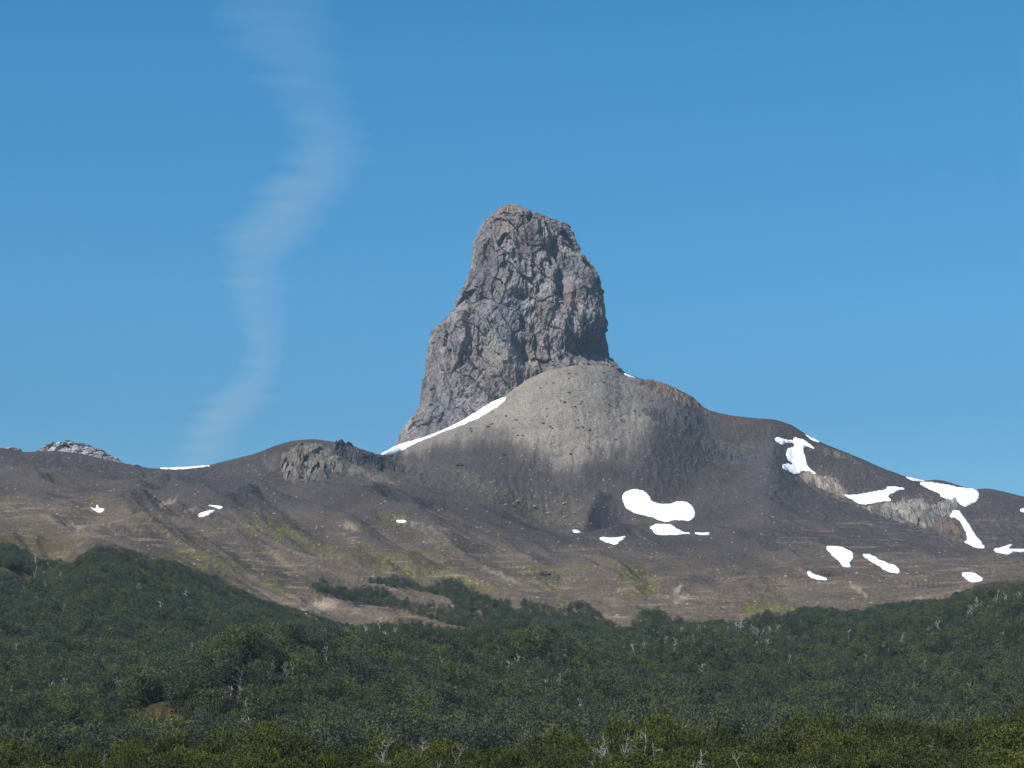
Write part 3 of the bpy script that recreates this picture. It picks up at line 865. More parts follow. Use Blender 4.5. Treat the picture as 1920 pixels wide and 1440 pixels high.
def Z(off, s, pts): return [(off[0] + a / s, off[1] + b / s) for a, b in pts]
A2, A3, A4 = (690, 680), (1280, 680), (0, 780)
SNOW = [
    (Z(A2, 3, [(75, 518), (100, 490), (180, 458), (350, 404), (450, 360), (560, 306), (680, 230), (768, 196), (764, 220), (700, 267), (600, 322), (480, 370), (350, 420), (260, 458), (215, 482), (140, 518)]),
     'long white snow ribbon climbing along the foot of the rock tower'),
    (Z(A2, 3, [(1430, 760), (1440, 735), (1480, 715), (1530, 715), (1570, 735), (1595, 770), (1630, 790), (1690, 797), (1740, 783), (1790, 785), (1825, 810), (1840, 850), (1825, 880), (1800, 890), (1740, 885), (1690, 895), (1650, 890), (1600, 870), (1560, 862), (1500, 845), (1450, 815)]),
     'largest snow patch, heart shaped, on the dark scree below the pale apron'),
    (Z(A2, 3, [(1580, 930), (1620, 910), (1690, 908), (1730, 930), (1770, 950), (1820, 960), (1780, 967), (1640, 968), (1600, 945)]),
     'flat bottomed snow patch just under the large heart shaped one'),
    (Z(A2, 3, [(1840, 957), (1875, 960), (1917, 956), (1912, 970), (1845, 965)]), 'thin sliver of snow right of the flat bottomed patch'),
    (Z(A2, 3, [(1300, 990), (1400, 985), (1447, 980), (1430, 995), (1385, 1022)]), 'small triangular snow patch beside the dark scree pyramid'),
    (Z(A2, 3, [(1150, 942), (1175, 944), (1198, 955), (1160, 956)]), 'tiny snow remnant in the gully left of the triangular patch'),
    (Z(A3, 3, [(520, 435), (535, 420), (570, 430), (595, 437), (620, 440), (625, 425), (650, 425), (690, 440), (715, 455), (742, 487), (715, 478), (690, 475), (680, 500), (695, 540), (705, 580), (735, 610), (755, 630), (720, 622), (680, 610), (650, 625), (610, 620), (570, 600), (560, 575), (590, 570), (625, 575), (590, 545), (580, 510), (590, 485), (625, 470), (620, 450), (580, 455), (555, 460)]),
     'branched tall snow patch high on the right shoulder below the skyline'),
    (Z(A3, 3, [(890, 742), (950, 745), (1010, 738), (1080, 725), (1140, 715), (1150, 700), (1200, 697), (1250, 710), (1200, 725), (1160, 750), (1170, 775), (1100, 785), (1020, 800), (980, 785), (940, 765)]),
     'fish shaped snow patch between the two pale rock outcrops'),
    (Z(A3, 3, [(1335, 685), (1360, 670), (1420, 675), (1500, 690), (1580, 705), (1640, 712), (1668, 745), (1655, 775), (1620, 800), (1585, 810), (1545, 790), (1480, 765), (1450, 755), (1440, 735)]),
     'broad snow patch right under the right skyline'),
    (Z(A3, 3, [(1500, 845), (1530, 832), (1560, 835), (1580, 870), (1620, 920), (1640, 960), (1680, 1010), (1700, 1045), (1650, 1040), (1610, 1025), (1580, 1010), (1600, 995), (1590, 950), (1560, 900), (1500, 865)]),
     'narrow snow tongue running down beside the brown mound'),
    (Z(A3, 3, [(1750, 1055), (1800, 1035), (1865, 1020), (1835, 1045), (1935, 1050), (1935, 1062), (1860, 1068), (1825, 1082)]),
     'forked snow patch at the right edge of the photo below the dark slope'),
    (Z(A3, 3, [(1897, 825), (1935, 820), (1935, 844), (1905, 840)]), 'small snow spot cut by the right edge on the dark upper slope'),
    (Z(A3, 3, [(810, 1045), (830, 1035), (890, 1040), (930, 1055), (958, 1080), (955, 1110), (943, 1125), (945, 1150), (920, 1150), (895, 1140), (870, 1110), (830, 1075)]),
     'shield shaped snow patch low on the right slope'),
    (Z(A3, 3, [(1010, 1085), (1035, 1078), (1080, 1090), (1110, 1110), (1160, 1130), (1200, 1145), (1220, 1170), (1215, 1185), (1170, 1180), (1130, 1165), (1090, 1135), (1040, 1105)]),
     'slanting oblong snow patch right of the shield shaped one'),
    (Z(A3, 3, [(700, 1178), (720, 1177), (745, 1195), (780, 1205), (812, 1220), (780, 1222), (720, 1210)]), 'small snow streak below and left of the shield shaped patch'),
    (Z(A3, 3, [(1570, 1190), (1590, 1182), (1640, 1187), (1675, 1205), (1687, 1225), (1630, 1235), (1590, 1215)]), 'small oval snow patch just above the tree line on the right'),
    (Z(A3, 3, [(1250, 641), (1300, 652), (1362, 665), (1340, 670), (1290, 662)]), 'thin snow line on the right skyline crest'),
    (Z(A3, 3, [(690, 405), (730, 425), (770, 445), (760, 449), (725, 434)]), 'hairline of snow on the skyline above the branched patch'),
    (Z(A4, 3, [(900, 292), (960, 288), (1060, 285), (1165, 279), (1170, 284), (1050, 299), (950, 301)]), 'flat snow bank in the saddle of the left skyline'),
    (Z(A4, 3, [(507, 512), (535, 525), (545, 500), (560, 520), (587, 528), (555, 545)]), 'tiny crown shaped snow patch on the brown left slope'),
    (Z(A4, 3, [(1115, 555), (1150, 540), (1200, 530), (1213, 535), (1180, 555), (1130, 570)]), 'small snow wedge in the gully of the left slope'),
    (Z(A4, 3, [(1165, 502), (1210, 506), (1252, 512), (1235, 523), (1200, 512)]), 'thin snow strip just above the snow wedge on the left'),
    (Z((500, 780), 4, [(972, 785), (1010, 783), (1050, 790), (1030, 800), (990, 800)]), 'tiny dirty snow remnant on the central brown folds'),
    (Z(A2, 3, [(1440, 60), (1470, 66), (1515, 82), (1495, 86), (1460, 78)]), 'short snow sliver on the skyline right of the rock tower'),
]
for i, (poly, label) in enumerate(SNOW):
    size = max(np.ptp(np.array(poly), axis=0))
    lift = lambda x, y, z, e: 0.8 + 1.2 * (1 - np.exp(-e / 5.0)) + 0.25 * noise2(x / 14, y / 20, 7)
    v, f, ed, qx, qy = patch(poly, 1.2 if size < 60 else 1.7, lift, 0.6, 0.5 if size < 40 else 1.0, i * 9)
    o = add_patch('snow_patch', v, f, M_SNOW, True, {'grit': ('POINT', 0.85 * np.exp(-ed / 2.6))})
    tag(o, label, 'snow', 'old snow patches on the mountain')

# rock outcrops: broken blocky relief standing out of the slope
def outcrop(poly, label, hgt, fs, c_main, c_alt, c_dark, seed, step=1.1, name='rock_outcrop', dark_w=0.5):
    store = {}
    def lift(x, y, z, e):
        pts = np.stack([x, y * 0.20, z * 0.35], 1)
        pw = pts + 0.25 * fs * np.stack([noise3(pts / fs, seed), noise3(pts / fs, seed + 1), noise3(pts / fs, seed + 2)], 1)
        a, ea, ra = facets3(pw / fs, seed)
        b_, eb, rb = facets3(pw / (fs * 0.42), seed + 3)
        store.update(ra=ra, rb=rb, ea=ea, eb=eb, nn=fbm3(pts / (fs * 2.5), 3, seed + 5))
        env = 1 - np.exp(-e / 6.0)
        return env * hgt * np.clip(0.55 + 0.62 * a + 0.26 * b_ + 0.5 * store['nn'], -0.15, 2.2) - 0.2 * (1 - sstep(0, 0.12, ea))
    v, f, ed, qx, qy = patch(poly, step, lift, 1.2, 4.5, seed * 5)
    s = store
    col = np.empty((len(v), 3)); col[:] = c_main
    m = sstep(0.0, 0.3, s['nn'])[:, None]; col = col * (1 - m) + c_alt * m
    m = (sstep(0.72, 0.8, s['ra']) * dark_w)[:, None]; col = col * (1 - m) + c_dark * m
    m = ((1 - sstep(0, 0.16, s['eb'])) * 0.4)[:, None]; col = col * (1 - m) + c_dark * m
    col = col * (0.78 + 0.44 * s['rb'][:, None])
    eb_ = np.exp(-ed / 2.2)[:, None] * 0.7; col = col * (1 - eb_) + C(100, 93, 89) * eb_
    o = add_patch(name, v, f, M_CROP, False, {'col': ('POINT', col)})
    return tag(o, label, 'rock outcrop', 'rock outcrops on the mountain')

outcrop([(524, 862), (540, 846), (560, 834), (600, 834), (625, 846), (640, 862), (655, 875), (630, 884), (612, 900), (575, 905), (545, 902), (528, 890)],
        'grey and olive rock outcrop on the rounded knob of the left ridge', 9.0, 10, C(136, 128, 116), C(106, 99, 92), C(64, 62, 64), 11)
outcrop([(618, 836), (640, 828), (665, 838), (690, 848), (712, 856), (720, 872), (712, 888), (690, 874), (660, 868), (628, 858)],
        'dark craggy rock outcrop right of the olive one on the left ridge', 9.5, 9, C(80, 77, 80), C(96, 90, 88), C(52, 52, 58), 13)
outcrop([(650, 872), (690, 880), (720, 892), (752, 908), (730, 908), (690, 896), (655, 890)],
        'scatter of pale broken rock below the dark crag', 2.6, 5, C(126, 118, 106), C(104, 98, 92), C(70, 66, 68), 15)
outcrop([(728, 866), (770, 870), (800, 880), (806, 896), (775, 898), (745, 890), (730, 882)],
        'low dark rock ledge in the hollow right of the left knob', 3.5, 7, C(92, 86, 84), C(108, 102, 94), C(60, 57, 60), 17)
outcrop([(1192, 712), (1225, 713), (1255, 722), (1290, 742), (1318, 758), (1332, 772), (1322, 776), (1295, 764), (1260, 752), (1225, 734), (1200, 722)],
        'rusty brown rock rib along the skyline right of the rock tower', 6.0, 7, C(146, 124, 108), C(116, 98, 92), C(80, 72, 72), 19)
outcrop([(1205, 768), (1240, 764), (1290, 766), (1330, 778), (1335, 794), (1290, 796), (1245, 796), (1215, 786)],
        'dark lumpy rock band under the rusty rib', 3.5, 8, C(96, 92, 92), C(112, 106, 100), C(62, 60, 66), 21)
outcrop([(1318, 835), (1345, 842), (1380, 845), (1410, 852), (1425, 864), (1405, 872), (1365, 868), (1330, 858)],
        'dark bluish rock outcrop on the right shoulder', 5.0, 8, C(90, 88, 94), C(104, 100, 98), C(58, 57, 64), 23)
outcrop([(1250, 812), (1300, 822), (1340, 826), (1420, 838), (1455, 858), (1430, 850), (1350, 836), (1280, 826)],
        'grey rubble band above the bluish outcrop', 2.4, 6, C(106, 102, 98), C(96, 92, 92), C(66, 64, 68), 25)
outcrop([(1500, 888), (1530, 886), (1552, 896), (1566, 894), (1578, 908), (1594, 928), (1582, 932), (1550, 922), (1520, 908)],
        'pale tan rock outcrop below the branched snow patch', 8.0, 9, C(176, 162, 148), C(156, 142, 130), C(98, 90, 84), 27)
outcrop([(1622, 950), (1660, 944), (1720, 934), (1745, 944), (1790, 938), (1802, 950), (1780, 970), (1756, 980), (1745, 992), (1700, 982), (1660, 972), (1632, 960)],
        'wide pale grey slabby rock outcrop beneath the broad snow patch', 9.0, 11, C(164, 156, 147), C(142, 134, 125), C(92, 87, 85), 29)
outcrop([(1750, 985), (1762, 971), (1785, 970), (1804, 982), (1812, 1004), (1806, 1018), (1780, 1012), (1755, 1000)],
        'rounded brown rock mound beside the narrow snow tongue', 5.0, 14, C(122, 104, 94), C(132, 112, 98), C(88, 76, 72), 31)
outcrop([(1520, 832), (1560, 842), (1600, 858), (1616, 866), (1600, 868), (1560, 856), (1528, 844)],
        'brown rubble crest on the right skyline above the dark slope', 2.5, 6, C(122, 112, 102), C(100, 92, 88), C(72, 66, 66), 33)
outcrop([(768, 980), (795, 983), (830, 996), (836, 1006), (805, 1004), (778, 994)],
        'small pale rock patch among the central brown folds', 2.0, 5, C(140, 130, 118), C(118, 108, 98), C(76, 70, 68), 37)
outcrop([(1008, 1072), (1030, 1070), (1056, 1080), (1050, 1090), (1022, 1088)],
        'dark mossy rock patch in the green hollow of the lower slope', 2.2, 5, C(84, 80, 66), C(104, 102, 62), C(50, 46, 46), 39)
outcrop([(1440, 1100), (1462, 1108), (1482, 1128), (1470, 1132), (1446, 1118)],
        'brown rock patch in the gully above the right tree line', 2.0, 5, C(96, 86, 70), C(112, 104, 70), C(60, 54, 48), 41)
outcrop([(200, 984), (226, 986), (250, 996), (236, 1002), (208, 998)],
        'low brown rock step on the left slope above the wood', 2.0, 5, C(104, 92, 84), C(126, 112, 100), C(66, 58, 56), 43)
# far grey peak behind the left ridge
def far_peak(prof, D, label, seed):
    prof = np.array(prof, float)
    xs = np.arange(prof[0, 0] - 30, prof[-1, 0] + 30, 1.0)
    topy = np.interp(xs, prof[:, 0], prof[:, 1])
    depth = np.linspace(-1, 1, 90)
    X = (xs[None, :] - 960) / F * D + 0 * depth[:, None]
    Yd = D + depth[:, None] * 160 + 0 * xs[None, :]
    hz = (HZ - topy)[None, :] / F * D
    ground = (HZ - 900) / F * D
    prof_d = (1 - np.abs(depth) ** 1.3)[:, None]
    Zz = ground + (hz - ground) * prof_d
    pts = np.stack([X, Yd, Zz], -1).reshape(-1, 3)
    a, ea, ra = facets3(pts * np.array([1, .35, 1]) / 17, seed); b_, eb, rb = facets3(pts * np.array([1, .35, 1]) / 6.5, seed + 1)
    Zz = Zz + ((2.2 * a + 1.0 * b_).reshape(Zz.shape)) * prof_d ** 0.5 + 3
    Yd = Yd - (14 * a + 7 * b_).reshape(Zz.shape) * prof_d ** 0.5
    col = np.empty((Zz.size, 3)); col[:] = C(190, 184, 180)
    col *= (0.86 + 0.24 * rb[:, None])
    v = np.stack([X, Yd, Zz], -1).reshape(-1, 3)
    vid = np.arange(Zz.size).reshape(Zz.shape)
    f = np.stack([vid[:-1, :-1], vid[:-1, 1:], vid[1:, 1:], vid[1:, :-1]], -1).reshape(-1, 4)
    o = add_patch('rock_peak', v, f, M_CROP, False, {'col': ('POINT', col)})
    tag(o, label, 'rock peak')
far_peak([(70, 868), (88, 842), (105, 834), (130, 829), (150, 834), (175, 842), (200, 852), (222, 864), (245, 880)], 3500, 'pale grey jagged peak showing behind the left skyline ridge', 51)
far_peak([(0, 862), (10, 844), (25, 841), (38, 845), (46, 862)], 3400, 'tiny grey rock knob on the far left skyline', 57)

# ------------------------------------------------------------------ boulders
def boulder_mesh(seed, tone):
    import bmesh
    bm = bmesh.new()
    bmesh.ops.create_icosphere(bm, subdivisions=3, radius=1.0)
    co = np.array([v.co[:] for v in bm.verts])
    a, ea, ra = facets3(co * 0.9 + seed, seed)
    co = co * (0.85 + 0.4 * a[:, None] + 0.12 * noise3(co * 2.2, seed)[:, None]) * np.array([1.0, 0.9, 0.72])
    fc = np.array([[v.index for v in f_.verts] for f_ in bm.faces])
    bm.free()
    col = np.empty((len(co), 3)); col[:] = tone; col *= (0.8 + 0.4 * ra[:, None])
    return mesh_np('boulder', co, fc, M_BOULD, False, {'col': ('POINT', col)})
BM = [boulder_mesh(s, C(112, 106, 102)) for s in range(5)]
BMP = [boulder_mesh(s, C(152, 144, 134)) for s in range(5)]
def boulders(poly, n, smin, smax, label, group, seed):
    rg_ = np.random.default_rng(seed)
    P_ = np.array(poly, float)
    lo, hi = P_.min(0), P_.max(0)
    xs = rg_.uniform(lo[0], hi[0], n * 8); ys_ = rg_.uniform(lo[1], hi[1], n * 8)
    sd, _, _ = poly_sd(P_, xs, ys_)
    keep = np.where(sd < 0)[0][:n]
    X, Y = place(xs[keep], ys_[keep]); zz = ground_z(X, Y)
    for x, y, z in zip(X, Y, zz):
        s = smin + (smax - smin) * rg_.random() ** 2.5
        o = link(bpy.data.objects.new('boulder', (BMP if label.find('pale boulder') >= 0 else BM)[rg_.integers(5)]))
        o.location = (x, y, z + 0.15 * s); o.scale = (s * rg_.uniform(0.8, 1.3), s, s * rg_.uniform(0.7, 1.1))
        o.rotation_euler = (rg_.uniform(-.3, .3), rg_.uniform(-.3, .3), rg_.uniform(0, 6.28))
        tag(o, label, 'boulder', group)
boulders([(800, 835), (900, 790), (960, 740), (1040, 700), (1150, 695), (1230, 730), (1240, 780), (1150, 830), (1080, 860), (1000, 830), (900, 812)], 150, 0.7, 2.7,
         'grey boulder lying on the pale scree apron under the rock tower', 'boulders strewn on the pale scree apron', 1)
boulders([(850, 868), (890, 885), (960, 925), (1060, 935), (1105, 960), (1100, 995), (1040, 985), (950, 950), (880, 912)], 45, 1.0, 3.2,
         'pale boulder in the rubble gully below the scree apron', 'boulders in the rubble gully', 2)
boulders([(530, 895), (640, 880), (760, 905), (720, 915), (600, 915)], 30, 0.9, 2.6,
         'small grey boulder fallen below the rocky knob of the left ridge', 'boulders below the left knob', 3)
boulders([(1500, 900), (1560, 900), (1610, 935), (1720, 925), (1790, 935), (1810, 1010), (1760, 1000), (1680, 985), (1600, 950)], 36, 0.8, 2.4,
         'pale boulder beside the pale rock outcrops on the right slope', 'boulders by the pale outcrops', 6)
boulders([(1280, 800), (1440, 860), (1500, 905), (1420, 895), (1330, 870)], 30, 1.0, 2.6,
         'grey boulder among rubble on the right shoulder', 'boulders on the right shoulder', 4)
BMD = boulder_mesh(2, C(92, 87, 86))
for (bx_, by_, s, lab) in [(863, 873, 4.6, 'large dark boulder alone on the scree between the left ridge and the cone'), (1022, 1078, 5.0, 'black boulder in the green hollow of the lower slope'),
                         (945, 853, 2.5, 'dark boulder lying low on the smooth dark scree')]:
    X, Y = place([bx_], [by_]); z = ground_z(X, Y)[0]
    o = link(bpy.data.objects.new('boulder', BMD)); o.location = (X[0], Y[0], z + 0.2 * s); o.scale = (s * 1.25, s, s * .8)
    tag(o, lab, 'boulder')
# ------------------------------------------------------------------ trees
def tube_mesh(paths, sides=5):
    """paths: list of (points (n,3), radii (n)) -> verts, quads"""
    V_, F_ = [], []; off = 0
    for pts, rad in paths:
        pts = np.asarray(pts, float); n = len(pts)
        tg = np.gradient(pts, axis=0); tg /= np.linalg.norm(tg, axis=1)[:, None] + 1e-9
        ref = np.array([0.31, 0.84, 0.12])
        a = np.cross(tg, ref); a /= np.linalg.norm(a, axis=1)[:, None] + 1e-9
        b = np.cross(tg, a)
        an = np.arange(sides) / sides * 2 * np.pi
        ring = pts[:, None] + np.asarray(rad)[:, None, None] * (np.cos(an)[None, :, None] * a[:, None] + np.sin(an)[None, :, None] * b[:, None])
        V_.append(ring.reshape(-1, 3))
        idx = off + np.arange(n * sides).reshape(n, sides); nx_ = np.roll(idx, -1, 1)
        F_.append(np.stack([idx[:-1], nx_[:-1], nx_[1:], idx[1:]], -1).reshape(-1, 4))
        off += n * sides
    return np.concatenate(V_), np.concatenate(F_)

def crooked(rg_, p0, d, L, n=6, wob=0.18, up=0.1):
    pts = [np.array(p0, float)]; d = np.array(d, float); d /= np.linalg.norm(d)
    for i in range(n):
        d = d + rg_.normal(size=3) * wob + np.array([0, 0, up]); d /= np.linalg.norm(d)
        pts.append(pts[-1] + d * L / n)
    return np.array(pts)

def leaf_quads(c, d, L, W_, rg_, nt_=None):
    """pointed leaf-spray quads at c along d"""
    d = d / (np.linalg.norm(d, axis=1)[:, None] + 1e-9)
    r = rg_.normal(size=d.shape) if nt_ is None else nt_ + 0.55 * rg_.normal(size=d.shape); s = np.cross(d, r); s /= np.linalg.norm(s, axis=1)[:, None] + 1e-9
    L = L[:, None]; W_ = W_[:, None]
    v = np.stack([c - d * L * 0.5, c + s * W_ * 0.5, c + d * L * 0.5, c - s * W_ * 0.5], 1)
    f = np.arange(len(c) * 4).reshape(-1, 4)
    return v.reshape(-1, 3), f

def crown_np(rg_, H, R, nlobe, nspray, per, leafL, leafW, base=0.22, flat=0.7):
    """sprays of leaves spread over the lobes of an uneven crown"""
    # lobes
    lc, lr = [], []
    for i in range(nlobe):
        t = (i + 0.5) / nlobe
        zc = H * (base + (0.93 - base) * t ** 0.85)
        prof = math.sin(math.pi * min(1, (0.22 + 0.78 * t) ** 1.1)) ** 0.6
        a = i * 2.4 + rg_.uniform(-.5, .5)
        rr = R * prof * rg_.uniform(0.35, 0.8)
        lc.append((rr * math.cos(a), rr * math.sin(a), zc + rg_.uniform(-.04, .04) * H)); lr.append(R * rg_.uniform(0.30, 0.52) * (0.7 + 0.5 * prof))
    lc = np.array(lc); lr = np.array(lr)
    w = lr ** 2; k = rg_.choice(nlobe, nspray, p=w / w.sum())
    u = rg_.normal(size=(nspray, 3)); u[:, 2] = np.abs(u[:, 2]) * 1.0 - 0.25 + 0 * u[:, 2]; u /= np.linalg.norm(u, axis=1)[:, None]
    r = lr[k] * (0.62 + 0.5 * rg_.random(nspray) ** 0.7)
    sp = lc[k] + u * r[:, None] * np.array([1, 1, flat])
    out = sp - np.array([0, 0, H * 0.45]); out /= np.linalg.norm(out, axis=1)[:, None]
    dirn = u * 0.7 + out * 0.5 + rg_.normal(size=u.shape) * 0.25 + np.array([0, 0, 0.30])
    dirn /= np.linalg.norm(dirn, axis=1)[:, None]
    tt = rg_.random((nspray, per))
    c = sp[:, None] + dirn[:, None] * (tt[..., None] - 0.4) * leafL * 3.2 + rg_.normal(size=(nspray, per, 3)) * leafL * 0.45
    ld = dirn[:, None] + rg_.normal(size=(nspray, per, 3)) * 0.55
    sh = np.clip(0.30 + 0.3 * rg_.normal(size=nspray) * 0.6 + 0.45 * (rg_.random(nlobe)[k] - 0.4), 0, 1)
    sh = np.clip(sh[:, None] + 0.12 * rg_.normal(size=(nspray, per)), 0, 1)
    n = nspray * per
    v, f = leaf_quads(c.reshape(n, 3), ld.reshape(n, 3), leafL * rg_.uniform(0.7, 1.4, n), leafW * rg_.uniform(0.7, 1.3, n), rg_, np.repeat(u * np.array([1, 1, 1]) + np.array([0, 0, .35]), per, 0))
    return v, f, np.repeat(sh.reshape(n), 4), lc

def near_tree(seed):
    rg_ = np.random.default_rng(seed)
    H = 10.0; R = rg_.uniform(2.9, 3.7)
    v, f, sh, lc = crown_np(rg_, H, R, 15, 1500, 9, 0.24, 0.13)
    cm = mesh_np('crown', v, f, M_LEAF_NEAR, False, {'shade': ('POINT', sh)})
    tr = crooked(rg_, (0, 0, -0.6), (0.05, 0.03, 1), H * 0.9, 9, 0.06, 0.1)
    paths = [(tr, np.linspace(0.22, 0.04, len(tr)))]
    for c in lc:
        i = int(np.clip(np.argmin(np.abs(tr[:, 2] - c[2] + 1.2)), 1, len(tr) - 2))
        b = np.linspace(0, 1, 6)[:, None] * (c * 1.0 - tr[i]) + tr[i] + rg_.normal(size=(6, 3)) * 0.10
        b[0] = tr[i]
        paths.append((b, np.linspace(0.09, 0.02, 6)))
        e = crooked(rg_, c, (c[0], c[1], 2.0), R * rg_.uniform(0.3, 0.7), 4, 0.2, 0.1)
        paths.append((e, np.linspace(0.022, 0.008, 5)))
    tv_, tf_ = tube_mesh(paths)
    return cm, mesh_np('trunk', tv_, tf_, M_BARK, True)

def far_crown(seed, mat, nspray=190, per=7, L=0.5):
    rg_ = np.random.default_rng(seed)
    v, f, sh, lc = crown_np(rg_, 10.0, rg_.uniform(3.6, 4.4), 9, nspray, per, L, L * 0.62, base=0.12)
    return mesh_np('crown', v, f, mat, False, {'shade': ('POINT', sh)})

# dead standing trees, bare and bleached
def snag_paths(seed, H, nb, spread=0.5, thick=1.0):
    rg_ = np.random.default_rng(seed)
    tr = crooked(rg_, (0, 0, -0.5), (rg_.uniform(-.2, .2), rg_.uniform(-.2, .2), 1), H, 9, 0.13, 0.12)
    out = [(tr, np.linspace(0.017, 0.004, len(tr)) * H * thick)]
    br = []
    for k in range(nb):
        i = rg_.integers(3, len(tr) - 1)
        a = rg_.uniform(0, 2 * math.pi)
        L = H * rg_.uniform(0.18, 0.42) * spread * 2 * (1.15 - i / len(tr) * 0.6)
        b = crooked(rg_, tr[i], (math.cos(a), math.sin(a), rg_.uniform(0.1, 0.9)), L, 6, 0.28, 0.12)
        sub = [(b, np.linspace(0.0065, 0.0018, len(b)) * H * thick)]
        for q_ in range(rg_.integers(2, 6)):
            j = rg_.integers(2, len(b) - 1)
            s_ = crooked(rg_, b[j], rg_.normal(size=3) * 0.6 + (b[j] - b[j - 1]) / (np.linalg.norm(b[j] - b[j - 1]) + 1e-9) + np.array([0, 0, .3]), L * rg_.uniform(0.25, 0.5), 4, 0.25, 0.1)
            sub.append((s_, np.linspace(0.0035, 0.0012, len(s_)) * H * thick))
        br.append(sub)
    return out, br

# ---- where the wood grows, in photo rows of the stem bases
EDGE = [(-900, 1075), (0, 1026), (40, 1036), (75, 1060), (140, 1062), (160, 1045), (190, 1034), (240, 1042), (280, 1056), (330, 1066), (400, 1086), (440, 1112), (500, 1140), (570, 1158),
        (640, 1180), (700, 1186), (760, 1186), (880, 1186), (930, 1184), (860, 1176), (760, 1150), (712, 1138), (662, 1128), (620, 1120), (585, 1104), (605, 1092), (640, 1108), (690, 1108), (725, 1108),
        (752, 1132), (810, 1136), (858, 1140), (835, 1120), (760, 1106), (690, 1096), (690, 1090), (750, 1088), (800, 1112), (815, 1100), (830, 1090), (862, 1096), (900, 1120), (925, 1134), (950, 1130), (962, 1150),
        (975, 1148), (978, 1128), (1010, 1138), (1060, 1146), (1072, 1138), (1100, 1138), (1130, 1160), (1150, 1178), (1180, 1182), (1200, 1156), (1232, 1150), (1262, 1164), (1300, 1174), (1383, 1178),
        (1413, 1166), (1440, 1160), (1467, 1162), (1513, 1148), (1540, 1146), (1580, 1158), (1613, 1156), (1633, 1146), (1680, 1141), (1727, 1138), (1780, 1135), (1793, 1125), (1820, 1115), (1853, 1108), (1920, 1103), (2900, 1095),
        (2900, 2200), (-900, 2200)]
BARE = [[(-60, 1062), (40, 1070), (80, 1096), (76, 1112), (0, 1090), (-60, 1082)], [(240, 1356), (262, 1336), (300, 1332), (326, 1350), (322, 1384), (290, 1390), (250, 1388)]]

rg_f = np.random.default_rng(101)
cand = []
for D0, D1, sp_ in ((455, 800, 5.0), (800, 1300, 5.4), (1300, 1650, 5.2), (1650, 2150, 3.4)):
    gy = np.arange(D0, D1, sp_)
    for y in gy:
        x = np.arange(-0.40 * y, 0.40 * y, sp_)
        cand.append(np.stack([x + rg_f.uniform(-.5, .5, len(x)) * sp_ * 1.1, y + rg_f.uniform(-.5, .5, len(x)) * sp_ * 1.1], 1))
cand = np.concatenate(cand)
cz = ground_z(cand[:, 0], cand[:, 1])
cpx = 960 + cand[:, 0] / cand[:, 1] * F; cpy = HZ - cz / cand[:, 1] * F
sdE, _, _ = poly_sd(EDGE, cpx + 3 * noise2(cand[:, 0] / 14, cand[:, 1] / 20, 3), cpy + 2 * noise2(cand[:, 0] / 10, cand[:, 1] / 25, 5))
ok = (sdE < 0) & (cpx > -560) & (cpx < 2480)
for b in BARE:
    s_, _, _ = poly_sd(b, cpx, cpy); ok &= s_ > 0
gapn = fbm2(cand[:, 0] / 42, cand[:, 1] / 60, 3, 71)
ok &= rg_f.random(len(cand)) > np.clip(sstep(0.18, 0.5, gapn) * 0.9, 0.03, 0.85) * (1 - 0.8 * sstep(1600, 1700, cand[:, 1]))
cand, cz, cpx, cpy, sdE, gapn = cand[ok], cz[ok], cpx[ok], cpy[ok], sdE[ok], gapn[ok]
hgt = (6.2 + 5.6 * rg_f.random(len(cand)) ** 1.5 + 2.0 * fbm2(cand[:, 0] / 60, cand[:, 1] / 80, 2, 77)) * (0.62 + 0.38 * sstep(0, 60, -sdE))
hgt *= np.where(cand[:, 1] > 1500, 0.86, 1.0)
order = np.argsort(cand[:, 1]); cand, cz, hgt, cpx = cand[order], cz[order], hgt[order], cpx[order]
inframe = (cpx > -20) & (cpx < 1940)
N_NEAR_THINGS = 170
first = np.where(inframe)[0][:N_NEAR_THINGS]
rest = np.ones(len(cand), bool); rest[first] = False

PROTO = bpy.data.collections.new('forest_kinds')       # not linked: only read by the wood
kinds = []
for i in range(7):
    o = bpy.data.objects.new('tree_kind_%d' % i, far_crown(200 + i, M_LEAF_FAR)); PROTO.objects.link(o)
pm = bpy.data.meshes.new('forest')
rp = cand[rest]
pm.vertices.add(len(rp))
pm.vertices.foreach_set('co', np.stack([rp[:, 0], rp[:, 1], cz[rest]], 1).astype(np.float32).ravel())
a = pm.attributes.new('rot', 'FLOAT_VECTOR', 'POINT')
a.data.foreach_set('vector', np.stack([rg_f.normal(size=len(rp)) * .07, rg_f.normal(size=len(rp)) * .07, rg_f.uniform(0, 6.283, len(rp))], 1).astype(np.float32).ravel())
a = pm.attributes.new('scl', 'FLOAT_VECTOR', 'POINT')
s_ = hgt[rest] / 10; w_ = s_ * rg_f.uniform(0.85, 1.25, len(rp))
a.data.foreach_set('vector', np.stack([w_, w_, s_], 1).astype(np.float32).ravel())
a = pm.attributes.new('idx', 'INT', 'POINT')
a.data.foreach_set('value', rg_f.integers(0, 7, len(rp)).astype(np.int32))
forest = link(bpy.data.objects.new('forest', pm))
tag(forest, 'dense dark green wood covering the lower mountain slopes', 'forest', kind='stuff')
ng = bpy.data.node_groups.new('forest', 'GeometryNodeTree')
ng.interface.new_socket('Geometry', in_out='INPUT', socket_type='NodeSocketGeometry')
ng.interface.new_socket('Geometry', in_out='OUTPUT', socket_type='NodeSocketGeometry')
gi = ng.nodes.new('NodeGroupInput'); go = ng.nodes.new('NodeGroupOutput')
ip = ng.nodes.new('GeometryNodeInstanceOnPoints'); ci_ = ng.nodes.new('GeometryNodeCollectionInfo')
ci_.inputs['Collection'].default_value = PROTO; ci_.inputs['Separate Children'].default_value = True; ci_.inputs['Reset Children'].default_value = True
